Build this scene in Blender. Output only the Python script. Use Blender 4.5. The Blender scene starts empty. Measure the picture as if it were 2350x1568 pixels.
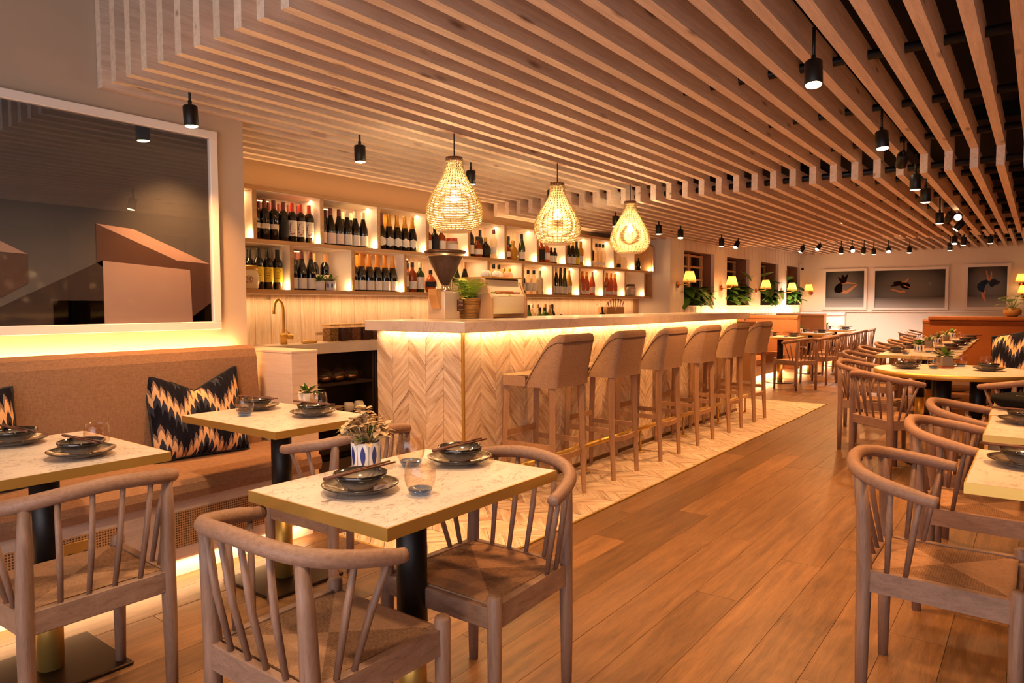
import bpy, bmesh, math, random
from mathutils import Vector, Matrix
R = math.radians
rnd = random.Random(7)
S = bpy.context.scene
COL = S.collection

# ------------------------------------------------------------------ camera, world, main lights
def make_camera():
    yaw, pitch, roll = R(37.0852), R(-2.9706), R(-0.1924)
    f = Vector((math.cos(yaw)*math.cos(pitch), math.sin(yaw)*math.cos(pitch), math.sin(pitch)))
    r = Vector((math.sin(yaw), -math.cos(yaw), 0)); u = r.cross(f)
    r2 = math.cos(roll)*r + math.sin(roll)*u; u2 = r2.cross(f)
    cam = bpy.data.cameras.new('camera'); o = bpy.data.objects.new('camera', cam); COL.objects.link(o)
    cam.sensor_width = 36; cam.lens = 1602.63/2350*36; cam.clip_start = .05
    o.matrix_world = Matrix(((r2.x, u2.x, -f.x, 0), (r2.y, u2.y, -f.y, 0), (r2.z, u2.z, -f.z, 1.25), (0, 0, 0, 1)))
    S.camera = o
make_camera()
S.view_settings.view_transform = 'Standard'; S.view_settings.look = 'None'
S.view_settings.gamma = 1; S.view_settings.use_curve_mapping = False
S.view_settings.exposure = 1.05
S.cycles.use_denoising = True
S.cycles.max_bounces = 10; S.cycles.diffuse_bounces = 5; S.cycles.transparent_max_bounces = 12
S.cycles.sample_clamp_indirect = 4; S.cycles.caustics_reflective = False; S.cycles.caustics_refractive = False

W = bpy.data.worlds.new('World'); S.world = W; W.use_nodes = True
W.node_tree.nodes['Background'].inputs[0].default_value = (1, .84, .74, 1)
W.node_tree.nodes['Background'].inputs[1].default_value = .45

WARM = (1, .47, .17); AMBER = (1, .55, .24); SOFT = (1, .64, .36); WHITE = (1, .76, .62)
SPOT_GAIN = 3.2
def light(kind, loc, power, color=WARM, size=.1, sizey=None, rot=(0, 0, 0), spot=None, blend=.6, name='lamp_light'):
    l = bpy.data.lights.new(name, kind); l.energy = power; l.color = color
    if kind == 'AREA':
        l.shape = 'RECTANGLE'; l.size = size; l.size_y = sizey or size
    else:
        l.shadow_soft_size = size
    if spot: l.spot_size = R(spot); l.spot_blend = blend
    o = bpy.data.objects.new(name, l); COL.objects.link(o); o.location = loc; o.rotation_euler = rot
    return o
# daylight through the shop front behind the camera, and the lamps' strips
light('AREA', (-1.9, .2, 1.25), 48, (.90, .82, .90), 2.4, 4.0, (0, R(-112), 0), name='daylight_window')
light('AREA', (5.6, 2.795, 1.082), 4.6, AMBER, 4.6, .02, (0, 0, 0), name='counter_strip_light')
light('AREA', (3.215, 3.2, 1.082), 1.5, AMBER, .02, .7, (0, 0, 0), name='counter_strip_light')
light('AREA', (5.9, 4.68, 1.322), 8, (1, .58, .26), 6.8, .03, (0, 0, 0), name='shelf_strip_light')
light('AREA', (1.0, 3.755, 1.02), 1.0, (1, .60, .30), 2.6, .03, (R(180), 0, 0), name='banquette_strip_light')
light('AREA', (1.0, 3.125, .075), 4, AMBER, 2.6, .03, (0, 0, 0), name='toekick_strip_light')
light('AREA', (13.6, 3.47, .13), 20, AMBER, 5.6, .05, (0, 0, 0), name='bench_strip_light')
light('AREA', (13.4, 4.22, 1.07), 16, AMBER, 5.8, .03, (R(180), 0, 0), name='bench_strip_light')
light('AREA', (5.2, 4.62, 2.125), 4.5, (1, .58, .24), 5.4, .08, (R(180), 0, 0), name='alcove_fill_strip')  # strip added above the shelf to brighten the alcove slats
# ceiling spots, most without fixtures and added as warm fill, some outside the frame
for (lx, ly, lp, lc) in ((14.6, 2.4, 62, WHITE), (15.3, 3.4, 40, WHITE), (13.4, 1.2, 40, SOFT), (9.0, 1.9, 36, WARM), (7.0, .4, 32, WARM), (11.2, 1.6, 42, WARM), (11.4, 3.2, 50, WARM),
                         (1.3, 1.5, 10.5, SOFT), (.3, .8, 12, SOFT), (1.3, 2.9, 10, SOFT), (2.6, 1.8, 17, WARM), (2.6, -.3, 17, WARM), (4.2, -.3, 20, WARM), (5.6, 1.7, 24, WARM)):
    light('SPOT', (lx, ly, 2.2), lp*SPOT_GAIN, lc, .06, spot=140, blend=.9, name='spot_and_fill_beam')

# ------------------------------------------------------------------ helpers
def s2l(c):
    return tuple((x/12.92 if x <= .04045 else ((x+.055)/1.055)**2.4) for x in c)
def hexc(h):
    h = h.lstrip('#'); return s2l([int(h[i:i+2], 16)/255 for i in (0, 2, 4)]) + (1,)

class Mat:
    def __init__(s, name):
        s.m = bpy.data.materials.new(name); s.m.use_nodes = True
        s.t = s.m.node_tree; s.b = s.t.nodes['Principled BSDF']
    def n(s, typ, **kw):
        x = s.t.nodes.new(typ)
        for k, v in kw.items():
            if k.startswith('i_'):
                k = k[2:]; k = int(k) if k.isdigit() else k.replace('_', ' ')
                if hasattr(v, 'node'): s.t.links.new(v, x.inputs[k])
                else: x.inputs[k].default_value = v
            else: setattr(x, k, v)
        return x
    def math(s, op, a, b=0.0, c=None):
        x = s.t.nodes.new('ShaderNodeMath'); x.operation = op
        for i, v in enumerate((a, b) if c is None else (a, b, c)):
            if hasattr(v, 'node'): s.t.links.new(v, x.inputs[i])
            else: x.inputs[i].default_value = v
        return x.outputs[0]
    def set(s, **kw):
        for k, v in kw.items():
            k = k.replace('_', ' ')
            if hasattr(v, 'node'): s.t.links.new(v, s.b.inputs[k])
            else: s.b.inputs[k].default_value = v
        return s
    def coord(s, scale=(1, 1, 1), rot=(0, 0, 0), shift=True, out='Object'):
        tc = s.n('ShaderNodeTexCoord'); v = tc.outputs[out]
        if shift:
            oi = s.n('ShaderNodeObjectInfo')
            m = s.math('MULTIPLY', oi.outputs['Random'], 37.0)
            cb = s.n('ShaderNodeCombineXYZ', i_0=m, i_1=m, i_2=m)
            va = s.n('ShaderNodeVectorMath', i_0=v, i_1=cb.outputs[0]); v = va.outputs[0]
        mp = s.n('ShaderNodeMapping', i_Vector=v, i_Scale=scale, i_Rotation=rot)
        return mp.outputs[0]
    def noise(s, vec, scale=5, detail=4, rough=.6, dist=0):
        return s.n('ShaderNodeTexNoise', i_Vector=vec, i_Scale=scale, i_Detail=detail, i_Roughness=rough, i_Distortion=dist).outputs['Fac']
    def ramp(s, fac, *stops):
        x = s.n('ShaderNodeValToRGB', i_Fac=fac); e = x.color_ramp.elements
        while len(e) < len(stops): e.new(.5)
        for i, (p, c) in enumerate(stops): e[i].position = p; e[i].color = c if len(c) == 4 else tuple(c)+(1,)
        return x.outputs['Color']
    def mix(s, fac, a, b, blend='MIX'):
        x = s.t.nodes.new('ShaderNodeMix'); x.data_type = 'RGBA'; x.blend_type = blend
        for k, v in ((0, fac), (6, a), (7, b)):
            if hasattr(v, 'node'): s.t.links.new(v, x.inputs[k])
            else: x.inputs[k].default_value = v
        return x.outputs[2]
    def bump(s, h, strength=.3, dist=.01):
        x = s.n('ShaderNodeBump', i_Height=h, i_Strength=strength, i_Distance=dist)
        s.t.links.new(x.outputs[0], s.b.inputs['Normal']); return s
    def vary(s, col, amt=.25):
        oi = s.n('ShaderNodeObjectInfo'); v = s.math('MULTIPLY_ADD', oi.outputs['Random'], amt, 1-amt/2)
        return s.n('ShaderNodeHueSaturation', i_Color=col, i_Value=v).outputs[0]

MATS = {}
def plain(name, hx, rough=.5, metal=0, emit=0, **kw):
    if name in MATS: return MATS[name]
    M = Mat(name); M.set(Base_Color=hexc(hx), Roughness=rough, Metallic=metal)
    v = M.coord((1, 1, 1), shift=False); nz = M.noise(v, 60, 2)
    if not emit and not kw.get('Transmission_Weight'): M.bump(nz, .06, .002)
    if emit: M.set(Emission_Color=hexc(kw.pop('ec', hx)), Emission_Strength=emit)
    if kw: M.set(**kw)
    MATS[name] = M.m; return M.m

def wood(name, dark, light_, scale=(1.2, 14, 14), rough=.5, var=.2, rot=(0, 0, 0), knots=False, bump=.25):
    if name in MATS: return MATS[name]
    M = Mat(name); v = M.coord(scale, rot)
    g = M.noise(v, 3.0, 7, .65, .6); fine = M.noise(M.coord(tuple(x*4 for x in scale), rot), 6, 3)
    f = M.math('MULTIPLY_ADD', fine, .35, M.math('MULTIPLY', g, .75))
    c = M.ramp(f, (.28, hexc(dark)), (.72, hexc(light_)))
    if knots:
        k = M.n('ShaderNodeTexVoronoi', i_Vector=M.coord((2.2, 9, 9), rot), i_Scale=1.0).outputs['Distance']
        kk = M.ramp(k, (.05, (1, 1, 1)), (.16, (0, 0, 0)))
        c = M.mix(M.math('MULTIPLY', kk, .75), c, hexc('#6b452c'))
    M.set(Base_Color=M.vary(c, var), Roughness=rough); M.bump(f, bump, .003)
    MATS[name] = M.m; return M.m

def fabric(name, a, b, scale=260, rough=.95, bump=.35):
    if name in MATS: return MATS[name]
    M = Mat(name); v = M.coord((1, 1, 1), shift=False)
    h = M.noise(M.coord((1, 1, 7), shift=False), scale/6, 3); w = M.noise(M.coord((7, 7, 1), shift=False), scale/6, 3)
    f = M.math('MULTIPLY_ADD', h, .5, M.math('MULTIPLY', w, .5))
    M.set(Base_Color=M.ramp(f, (.3, hexc(a)), (.7, hexc(b))), Roughness=rough, Specular_IOR_Level=.15); M.bump(f, bump, .004)
    MATS[name] = M.m; return M.m

def marble(name='marble_top', base='#dfd3c8', vein='#5f4330', sc=13, amt=.8):
    if name in MATS: return MATS[name]
    M = Mat(name); v = M.coord((1, 1.6, 1), (0, 0, R(35)))
    n1 = M.noise(v, sc, 6, .6, 1.6); a = M.math('ABSOLUTE', M.math('SUBTRACT', n1, .5))
    vein_f = M.ramp(a, (.0, (1, 1, 1)), (.028, (0, 0, 0)))
    msk = M.ramp(M.noise(v, sc*.9, 3), (.42, (0, 0, 0)), (.55, (1, 1, 1)))
    f = M.math('MULTIPLY', vein_f, msk); cl = M.ramp(M.noise(v, 3, 4), (.3, hexc('#cdbfb2')), (.7, hexc(base)))
    M.set(Base_Color=M.mix(M.math('MULTIPLY', f, amt), cl, hexc(vein)), Roughness=.28)
    MATS[name] = M.m; return M.m

def glass(name, hx='#ffffff', rough=.0, power=4.0, refl=1.0):
    """thin-walled glass: tinted see-through plus a fresnel mirror"""
    if name in MATS: return MATS[name]
    M = Mat(name); M.t.nodes.remove(M.b)
    tr = M.n('ShaderNodeBsdfTransparent', i_Color=hexc(hx)); gl = M.n('ShaderNodeBsdfGlossy', i_Roughness=rough)
    fr = M.n('ShaderNodeLayerWeight', i_Blend=.5); fc = M.math('MULTIPLY_ADD', M.math('POWER', fr.outputs['Facing'], power), .6*refl, .035*refl)
    mx = M.n('ShaderNodeMixShader', i_0=fc, i_1=tr.outputs[0], i_2=gl.outputs[0])
    M.t.links.new(mx.outputs[0], M.t.nodes['Material Output'].inputs['Surface']); MATS[name] = M.m; return M.m

class MB:
    """collects faces into one mesh"""
    def __init__(s): s.v = []; s.f = []; s.sm = []
    def add(s, vs, fs, smooth=False):
        k = len(s.v); s.v += [tuple(v) for v in vs]
        s.f += [tuple(i+k for i in f) for f in fs]; s.sm += [smooth]*len(fs); return s
    def box(s, x0, y0, z0, x1, y1, z1, ch=0.0):
        if ch <= 0:
            v = [(x0, y0, z0), (x1, y0, z0), (x1, y1, z0), (x0, y1, z0), (x0, y0, z1), (x1, y0, z1), (x1, y1, z1), (x0, y1, z1)]
            return s.add(v, [(0, 3, 2, 1), (4, 5, 6, 7), (0, 1, 5, 4), (1, 2, 6, 5), (2, 3, 7, 6), (3, 0, 4, 7)])
        bm = bmesh.new(); bmesh.ops.create_cube(bm, size=1)
        for v in bm.verts: v.co = Vector(((x0+x1)/2+v.co.x*(x1-x0), (y0+y1)/2+v.co.y*(y1-y0), (z0+z1)/2+v.co.z*(z1-z0)))
        bmesh.ops.bevel(bm, geom=bm.edges[:], offset=ch, segments=2 if ch > .004 else 1, affect='EDGES', profile=.5)
        return s.bm(bm, ch > .004)
    def bm(s, bm, smooth=False):
        bm.verts.index_update(); s.add([v.co[:] for v in bm.verts], [[v.index for v in f.verts] for f in bm.faces], smooth); bm.free(); return s
    def lathe(s, prof, seg=20, c=(0, 0, 0), cap=True, smooth=True, sq=1.0):
        v = []; f = []
        n = len(prof)
        for (r, z) in prof:
            for j in range(seg):
                a = 2*math.pi*j/seg
                v.append((c[0]+r*math.cos(a), c[1]+r*math.sin(a)*sq, c[2]+z))
        for i in range(n-1):
            for j in range(seg):
                k = (j+1) % seg; f.append((i*seg+j, i*seg+k, (i+1)*seg+k, (i+1)*seg+j))
        s.add(v, f, smooth)
        if cap:
            k = len(s.v)-len(v)
            if prof[0][0] > 1e-5: s.f.append(tuple(k+j for j in reversed(range(seg)))); s.sm.append(False)
            if prof[-1][0] > 1e-5: s.f.append(tuple(k+(n-1)*seg+j for j in range(seg))); s.sm.append(False)
        return s
    def tube(s, pts, rad, seg=8, smooth=True, flat=1.0, cap=True):
        pts = [Vector(p) for p in pts]; n = len(pts)
        if not hasattr(rad, '__len__'): rad = [rad]*n
        t0 = (pts[1]-pts[0]).normalized(); up = Vector((0, 0, 1)) if abs(t0.z) < .9 else Vector((1, 0, 0))
        nr = (up - t0*up.dot(t0)).normalized(); v = []; f = []
        for i in range(n):
            t = ((pts[min(i+1, n-1)]-pts[max(i-1, 0)])).normalized()
            nr = (nr - t*nr.dot(t)).normalized(); bn = t.cross(nr)
            for j in range(seg):
                a = 2*math.pi*j/seg; v.append(pts[i]+nr*(math.cos(a)*rad[i]*flat)+bn*(math.sin(a)*rad[i]))
        for i in range(n-1):
            for j in range(seg):
                k = (j+1) % seg; f.append((i*seg+j, i*seg+k, (i+1)*seg+k, (i+1)*seg+j))
        if cap: f.append(tuple(reversed(range(seg)))); f.append(tuple((n-1)*seg+j for j in range(seg)))
        return s.add(v, f, smooth)
    def prism(s, poly, axis, a, b, smooth=False):
        """poly: 2d points; axis the extrusion axis 0/1/2 from a to b"""
        def p3(u, w, t): return ((t, u, w), (u, t, w), (u, w, t))[axis]
        n = len(poly); v = [p3(u, w, a) for u, w in poly]+[p3(u, w, b) for u, w in poly]
        f = [tuple(range(n)), tuple(range(2*n-1, n-1, -1))]+[(i, i+n, (i+1) % n+n, (i+1) % n) for i in range(n)]
        return s.add(v, f, smooth)
    def mesh(s, name):
        me = bpy.data.meshes.new(name); me.from_pydata(s.v, [], s.f); me.polygons.foreach_set('use_smooth', s.sm)
        bm = bmesh.new(); bm.from_mesh(me); bmesh.ops.recalc_face_normals(bm, faces=bm.faces[:]); bm.to_mesh(me); bm.free()
        me.update(); return me
    def build(s, name, mat, parent=None, loc=(0, 0, 0), rot=(0, 0, 0), label=None, kind=None):
        o = bpy.data.objects.new(name, s.mesh(name)); o.data.materials.append(mat); COL.objects.link(o)
        o.location = loc; o.rotation_euler = rot; o.parent = parent
        if label: o['label'] = label
        if kind: o['kind'] = kind
        return o

def inst(name, me, parent=None, loc=(0, 0, 0), rot=(0, 0, 0), label=None):
    o = bpy.data.objects.new(name, me); COL.objects.link(o); o.location = loc; o.rotation_euler = rot; o.parent = parent
    if label: o['label'] = label
    return o
def tag(o, label, cat, group=None):
    o['label'] = label; o['category'] = cat
    if group: o['group'] = group
    return o
def thing(name, label, cat, loc=(0, 0, 0), rz=0, group=None):
    o = bpy.data.objects.new(name, None); COL.objects.link(o); o.empty_display_size = .05
    o.location = loc; o.rotation_euler = (0, 0, rz); return tag(o, label, cat, group)
def copy_tree(o, loc, rz, label, group=None):
    def rec(src, par):
        c = src.copy(); COL.objects.link(c); c.parent = par
        for ch in list(src.children): rec(ch, c)
        return c
    r = rec(o, None); r.location = loc; r.rotation_euler = (0, 0, rz); r['label'] = label
    if group: r['group'] = group
    return r
ORD = ['first', 'second', 'third', 'fourth', 'fifth', 'sixth', 'seventh', 'eighth', 'ninth', 'tenth', 'eleventh', 'twelfth', 'thirteenth', 'fourteenth', 'fifteenth', 'sixteenth', 'seventeenth', 'eighteenth', 'nineteenth', 'twentieth']
def arc(cx, cy, r, a0, a1, n): return [(cx+r*math.cos(a0+(a1-a0)*i/n), cy+r*math.sin(a0+(a1-a0)*i/n)) for i in range(n+1)]
def clip(poly, ax, val, keep_less):
    out = []
    for i in range(len(poly)):
        a, b = poly[i], poly[(i+1) % len(poly)]
        ia = (a[ax] <= val) == keep_less or a[ax] == val; ib = (b[ax] <= val) == keep_less or b[ax] == val
        if ia: out.append(a)
        if ia != ib:
            t = (val-a[ax])/(b[ax]-a[ax]); out.append((a[0]+t*(b[0]-a[0]), a[1]+t*(b[1]-a[1])))
    return out
def wall_xz(mb, y0, y1, x0, x1, z0, z1, holes):
    xs = sorted({x0, x1, *[h[0] for h in holes], *[h[1] for h in holes]}); zs = sorted({z0, z1, *[h[2] for h in holes], *[h[3] for h in holes]})
    for i in range(len(xs)-1):
        for j in range(len(zs)-1):
            cx, cz = (xs[i]+xs[i+1])/2, (zs[j]+zs[j+1])/2
            if any(h[0] < cx < h[1] and h[2] < cz < h[3] for h in holes): continue
            mb.box(xs[i], y0, zs[j], xs[i+1], y1, zs[j+1])

# ------------------------------------------------------------------ materials
WALL = plain('wall_paint', '#efe2d2', .8)
DARKWALL = plain('grey_wall_paint', '#a08a78', .85)
BLACK = plain('black_metal', '#15110f', .45, .3)
CEIL = plain('black_ceiling_paint', '#0b0706', .9)
BRASS = plain('brushed_brass', '#d3aa58', .42, .75)
BRONZE = plain('dark_bronze', '#33241a', .32, .7)
FRAMEW = plain('white_frame_paint', '#f2e6da', .5)
OAK = wood('limed_oak', '#664837', '#97755f', (14, 14, 1.4), .55, .1)
OAKB = wood('limed_oak_rail', '#75553f', '#a07a62', (26, 26, 40), .55, .1)
OAKX = wood('limed_oak_cross', '#684a39', '#997862', (4, 4, 14), .55, .1)
SLAT = wood('pine_slat', '#bd9e86', '#e8d2bd', (.7, 12, 12), .6, .16, knots=True, bump=.1)
PLANK = wood('oak_plank', '#4a311c', '#8d6640', (.8, 9, 9), .38, .5, knots=True, bump=.2)
SHELFW = wood('oak_shelf', '#b3834f', '#d6aa75', (1, 14, 14), .5, .1)
PALEW = wood('pale_veneer', '#c5a78d', '#dcc3ab', (1.5, 1.5, 16), .5, .08)
STOOLW = wood('stool_beech', '#8f6944', '#b68a61', (12, 12, 1.2), .5, .12)
LINEN = fabric('linen', '#7e5a40', '#a27c5e')
STOOLF = fabric('stool_linen', '#8c6b50', '#b18f72')
TAN = fabric('tan_upholstery', '#9a6a48', '#b58460', bump=.15)
MARBLE = marble()
COUNTER = marble('counter_stone', '#e6d4c2', '#a98468', 5, .45)
def whitewash(name, ang, axis):
    M = Mat(name); rot = (0, ang, 0) if axis == 'xz' else ((ang, 0, 0) if axis == 'yz' else (0, 0, ang))
    sc = {'xz': (1.6, 16, 16), 'yz': (16, 1.6, 16), 'xy': (1.6, 16, 16)}[axis]
    # mapping applies scale before rotation; rotate with a first node
    v0 = M.coord((1, 1, 1), rot); mp = M.n('ShaderNodeMapping', i_Vector=v0, i_Scale=sc)
    g = M.noise(mp.outputs[0], 2.4, 8, .68, .5); p = M.noise(M.n('ShaderNodeMapping', i_Vector=v0, i_Scale=tuple(x*.45 for x in sc)).outputs[0], 2.0, 3)
    c = M.ramp(g, (.30, hexc('#8f6b4b')), (.42, hexc('#c9ab8b')), (.62, hexc('#e6d2b8')))
    c = M.mix(M.math('MULTIPLY', M.ramp(p, (.56, (0, 0, 0)), (.68, (1, 1, 1))), M.math('MULTIPLY', g, 1.1)), c, hexc('#8a6443'))
    M.set(Base_Color=M.vary(c, .16), Roughness=.62); M.bump(g, .3, .004); MATS[name] = M.m; return M.m
WW = {('xz', 1): whitewash('whitewashed_board_a', R(42), 'xz'), ('xz', -1): whitewash('whitewashed_board_b', R(-42), 'xz'),
      ('yz', 1): whitewash('whitewashed_board_c', R(-42), 'yz'), ('yz', -1): whitewash('whitewashed_board_d', R(42), 'yz'),
      ('xy', 1): whitewash('whitewashed_tile_a', R(-45), 'xy'), ('xy', -1): whitewash('whitewashed_tile_b', R(45), 'xy')}
BOARD = wood('whitewashed_panel', '#c09d79', '#eedcc4', (13, 13, .9), .6, .12, knots=True, bump=.15)

def cane():
    M = Mat('cane_webbing'); v = M.coord((1, 1, 1), shift=False)
    w1 = M.n('ShaderNodeTexWave', i_Vector=v, i_Scale=28.0); w1.bands_direction = 'X'
    w2 = M.n('ShaderNodeTexWave', i_Vector=v, i_Scale=28.0); w2.bands_direction = 'Z'
    f = M.math('MULTIPLY', w1.outputs['Fac'], w2.outputs['Fac'])
    M.set(Base_Color=M.ramp(f, (.1, hexc('#b98a58')), (.6, hexc('#4d2c14'))), Roughness=.7); M.bump(f, .4, .004); return M.m
CANE = cane()
def cord():
    M = Mat('paper_cord'); tc = M.n('ShaderNodeTexCoord'); sp = M.n('ShaderNodeSeparateXYZ', i_0=tc.outputs['Object'])
    ax = M.math('ABSOLUTE', sp.outputs[0]); ay = M.math('ABSOLUTE', sp.outputs[1])
    side = M.math('GREATER_THAN', M.math('MULTIPLY', ax, 1.1), ay)
    sx = M.math('SINE', M.math('MULTIPLY', sp.outputs[0], 900)); sy = M.math('SINE', M.math('MULTIPLY', sp.outputs[1], 900))
    st = M.math('ADD', M.math('MULTIPLY', side, sy), M.math('MULTIPLY', M.math('SUBTRACT', 1, side), sx))
    nz = M.noise(tc.outputs['Object'], 90, 3)
    f = M.math('MULTIPLY_ADD', st, .07, M.math('MULTIPLY_ADD', nz, .55, M.math('MULTIPLY', side, .30)))
    M.set(Base_Color=M.ramp(f, (.05, hexc('#5a3f2c')), (.75, hexc('#a98363'))), Roughness=.9, Specular_IOR_Level=.2); M.bump(f, .6, .004); return M.m
CORD = cord()
def zigzag():
    M = Mat('zigzag_weave'); tc = M.n('ShaderNodeTexCoord'); sp = M.n('ShaderNodeSeparateXYZ', i_0=tc.outputs['Object'])
    cx = M.math('ROUND', M.math('MULTIPLY', sp.outputs[0], 38)); fx = M.math('ABSOLUTE', M.math('SUBTRACT', M.math('MULTIPLY', sp.outputs[0], 38), cx))
    tri = M.math('PINGPONG', cx, 4.0)
    h = M.math('ADD', M.math('MULTIPLY', sp.outputs[2], 4.4), M.math('MULTIPLY_ADD', tri, .15, M.math('MULTIPLY', fx, .32)))
    fr = M.math('FRACT', h)
    nz = M.noise(M.coord((140, 1, 6), shift=False), 1.2, 2)
    x = M.n('ShaderNodeValToRGB', i_Fac=M.math('MULTIPLY_ADD', M.math('SUBTRACT', nz, .5), .1, fr)); x.color_ramp.interpolation = 'CONSTANT'
    e = x.color_ramp.elements; cols = [(0, '#15131a'), (.30, '#34353f'), (.50, '#d8a878'), (.72, '#7d6354'), (.84, '#1b1820')]
    while len(e) < len(cols): e.new(.5)
    for i, (p, c) in enumerate(cols): e[i].position = p; e[i].color = hexc(c)
    M.set(Base_Color=x.outputs[0], Roughness=.95, Specular_IOR_Level=.1); M.bump(nz, .4, .004); return M.m
ZIG = zigzag()
def glaze():
    M = Mat('reactive_glaze'); tc = M.n('ShaderNodeTexCoord'); sp = M.n('ShaderNodeSeparateXYZ', i_0=tc.outputs['Generated'])
    dx = M.math('SUBTRACT', sp.outputs[0], .5); dy = M.math('SUBTRACT', sp.outputs[1], .5)
    r = M.math('SQRT', M.math('ADD', M.math('MULTIPLY', dx, dx), M.math('MULTIPLY', dy, dy)))
    nz = M.noise(tc.outputs['Object'], 60, 3)
    f = M.math('MULTIPLY_ADD', M.math('SUBTRACT', nz, .5), .05, r)
    c = M.ramp(f, (.30, hexc('#b9a48c')), (.40, hexc('#7e7365')), (.455, hexc('#3c3630')), (.485, hexc('#1d1714')))
    M.set(Base_Color=c, Roughness=.12, Coat_Weight=.6, Coat_Roughness=.05); return M.m
GLAZE = glaze()
GLASSC = glass('clear_glass', '#fdf8f2', .0, 3.4, 1.0); GLASSB = glass('blue_base_glass', '#a9c8f2', .02, 1.6, 1.3)
LEAF = plain('leaf_green', '#5d7d2c', .45); LEAFD = plain('leaf_dark_green', '#466b2c', .25); FERN = plain('fern_green', '#a3be3c', .5)
POTP = plain('pale_leaf', '#c8a878', .6)
GLOW = plain('warm_lamp_glow', '#ffdf9a', .5, 0, 30, ec='#ffcf80')
LENS = plain('spot_lens_glow', '#ffe9bd', .5, 0, 14, ec='#ffdca0')
CERAM = plain('white_ceramic', '#efe6da', .3)

# ------------------------------------------------------------------ the setting
def struct(name, mb, mat):
    o = mb.build(name, mat); o['kind'] = 'structure'; return o
XF = 16.6                                          # far wall
# floor with single oak planks
floor = struct('floor', MB().box(-3, -4, -.12, 17, 5.2, -.014), plain('subfloor', '#3a2415', .9))
def planks():
    w, L = .185, 2.0
    me = MB().box(0, 0, -.012, L-.0014, w-.0012, 0, .0006).mesh('plank'); me.materials.append(PLANK)
    r2 = random.Random(3); rest = MB(); n = 0; rows = []
    for k in range(-22, 22):
        y = 2.09-w*(k+1)
        if not -2.0 < y < 5: continue
        x = -1.0-r2.random()*L
        while x < 16.6:
            yy = y
            skip = (yy+w > 2.12 and x+L > 2.42 and x < 9.28)
            if not skip: rows.append((math.hypot(x+L/2-2, y-1)+(40 if (x+L < .2 or y < -.6 or x > 9.5) else 0), x, y))
            elif yy+w > 2.12 and x < 2.42: rows.append((0, x, y, 2.415-x))
            elif yy+w > 2.12 and x < 9.28 < x+L: rest.box(9.29, y, -.012, x+L-.003, y+w-.003, 0)
            x += L
    rows.sort()
    for i, q in enumerate(rows):
        x, y = q[1], q[2]
        if len(q) == 4: MB().box(0, 0, -.012, q[3], w-.003, 0, .001).build('plank', PLANK, floor, (x, y, 0))
        elif i < 290: inst('plank', me, floor, (x, y, r2.uniform(-.0006, .0004)))
        else: rest.box(x, y, -.012, x+L-.003, y+w-.003, 0)
    rest.build('plank_field', PLANK, floor, kind='stuff')
planks()
def chevron(parent, plane, origin, u0, u1, w0, w1, cw, pitch, slope, mats, name, th, budget, seed=1):
    """strips in columns of width cw along u between u0,u1; w from w0 to w1; plane 'xz','yz','xy'"""
    r3 = random.Random(seed); stuff = {1: MB(), -1: MB()}; cache = {}; n = 0
    ncol = int(math.ceil((u1-u0)/cw-1e-6)); g = .0016
    cells = []
    for c in range(ncol):
        s = 1 if c % 2 == 0 else -1; rise = cw*slope*s
        z = w0-abs(rise)-pitch
        while z < w1+abs(rise):
            p = [(g, z+rise*g/cw+g), (cw-g, z+rise*(1-g/cw)+g), (cw-g, z+pitch+rise*(1-g/cw)-g), (g, z+pitch+rise*g/cw-g)]
            p = [(a+u0+c*cw, b) for a, b in p]
            q = clip(clip(clip(p, 1, w1, True), 1, w0, False), 0, u1, True)
            if len(q) >= 3 and abs(sum(q[i][0]*q[(i+1) % len(q)][1]-q[(i+1) % len(q)][0]*q[i][1] for i in range(len(q))))/2 > 2e-4: cells.append((c, z, s, q))
            z += pitch
    for c, z, s, q in cells:
        t = th+r3.uniform(-.0012, .0018)
        if plane == 'xz': ax, a, b, m = 1, origin-t, origin, mats[('xz', s)]
        elif plane == 'yz': ax, a, b, m = 0, origin-t, origin, mats[('yz', s)]
        else: ax, a, b, m = 2, origin, origin+t, mats[('xy', s)]
        if n < budget:
            cu = sum(x for x, _ in q)/len(q); cz = sum(y for _, y in q)/len(q)
            loc = ((cu, 0, cz), (0, cu, cz), (cu, cz, 0))[('xz', 'yz', 'xy').index(plane)]
            MB().prism([(x-cu, y-cz) for x, y in q], ax, a, b).build(name, m, parent, loc); n += 1
        else: stuff[s].prism(q, ax, a, b)
    for s in (1, -1):
        if stuff[s].v: stuff[s].build(name+'_field', mats[({'xz': 'xz', 'yz': 'yz', 'xy': 'xy'}[plane], s)], parent, kind='stuff')
chevron(floor, 'xy', -.012, 2.425, 9.28, 2.115, 3.40, .183, .105, 1.0, WW, 'chevron_tile', .012, 300, 5)
MB().box(2.415, 2.10, -.012, 9.29, 2.112, .0015).box(2.412, 2.112, -.012, 2.424, 3.4, .0015).box(9.281, 2.112, -.012, 9.29, 2.83, .0015).build('brass_strip', BRASS, floor)

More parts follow.
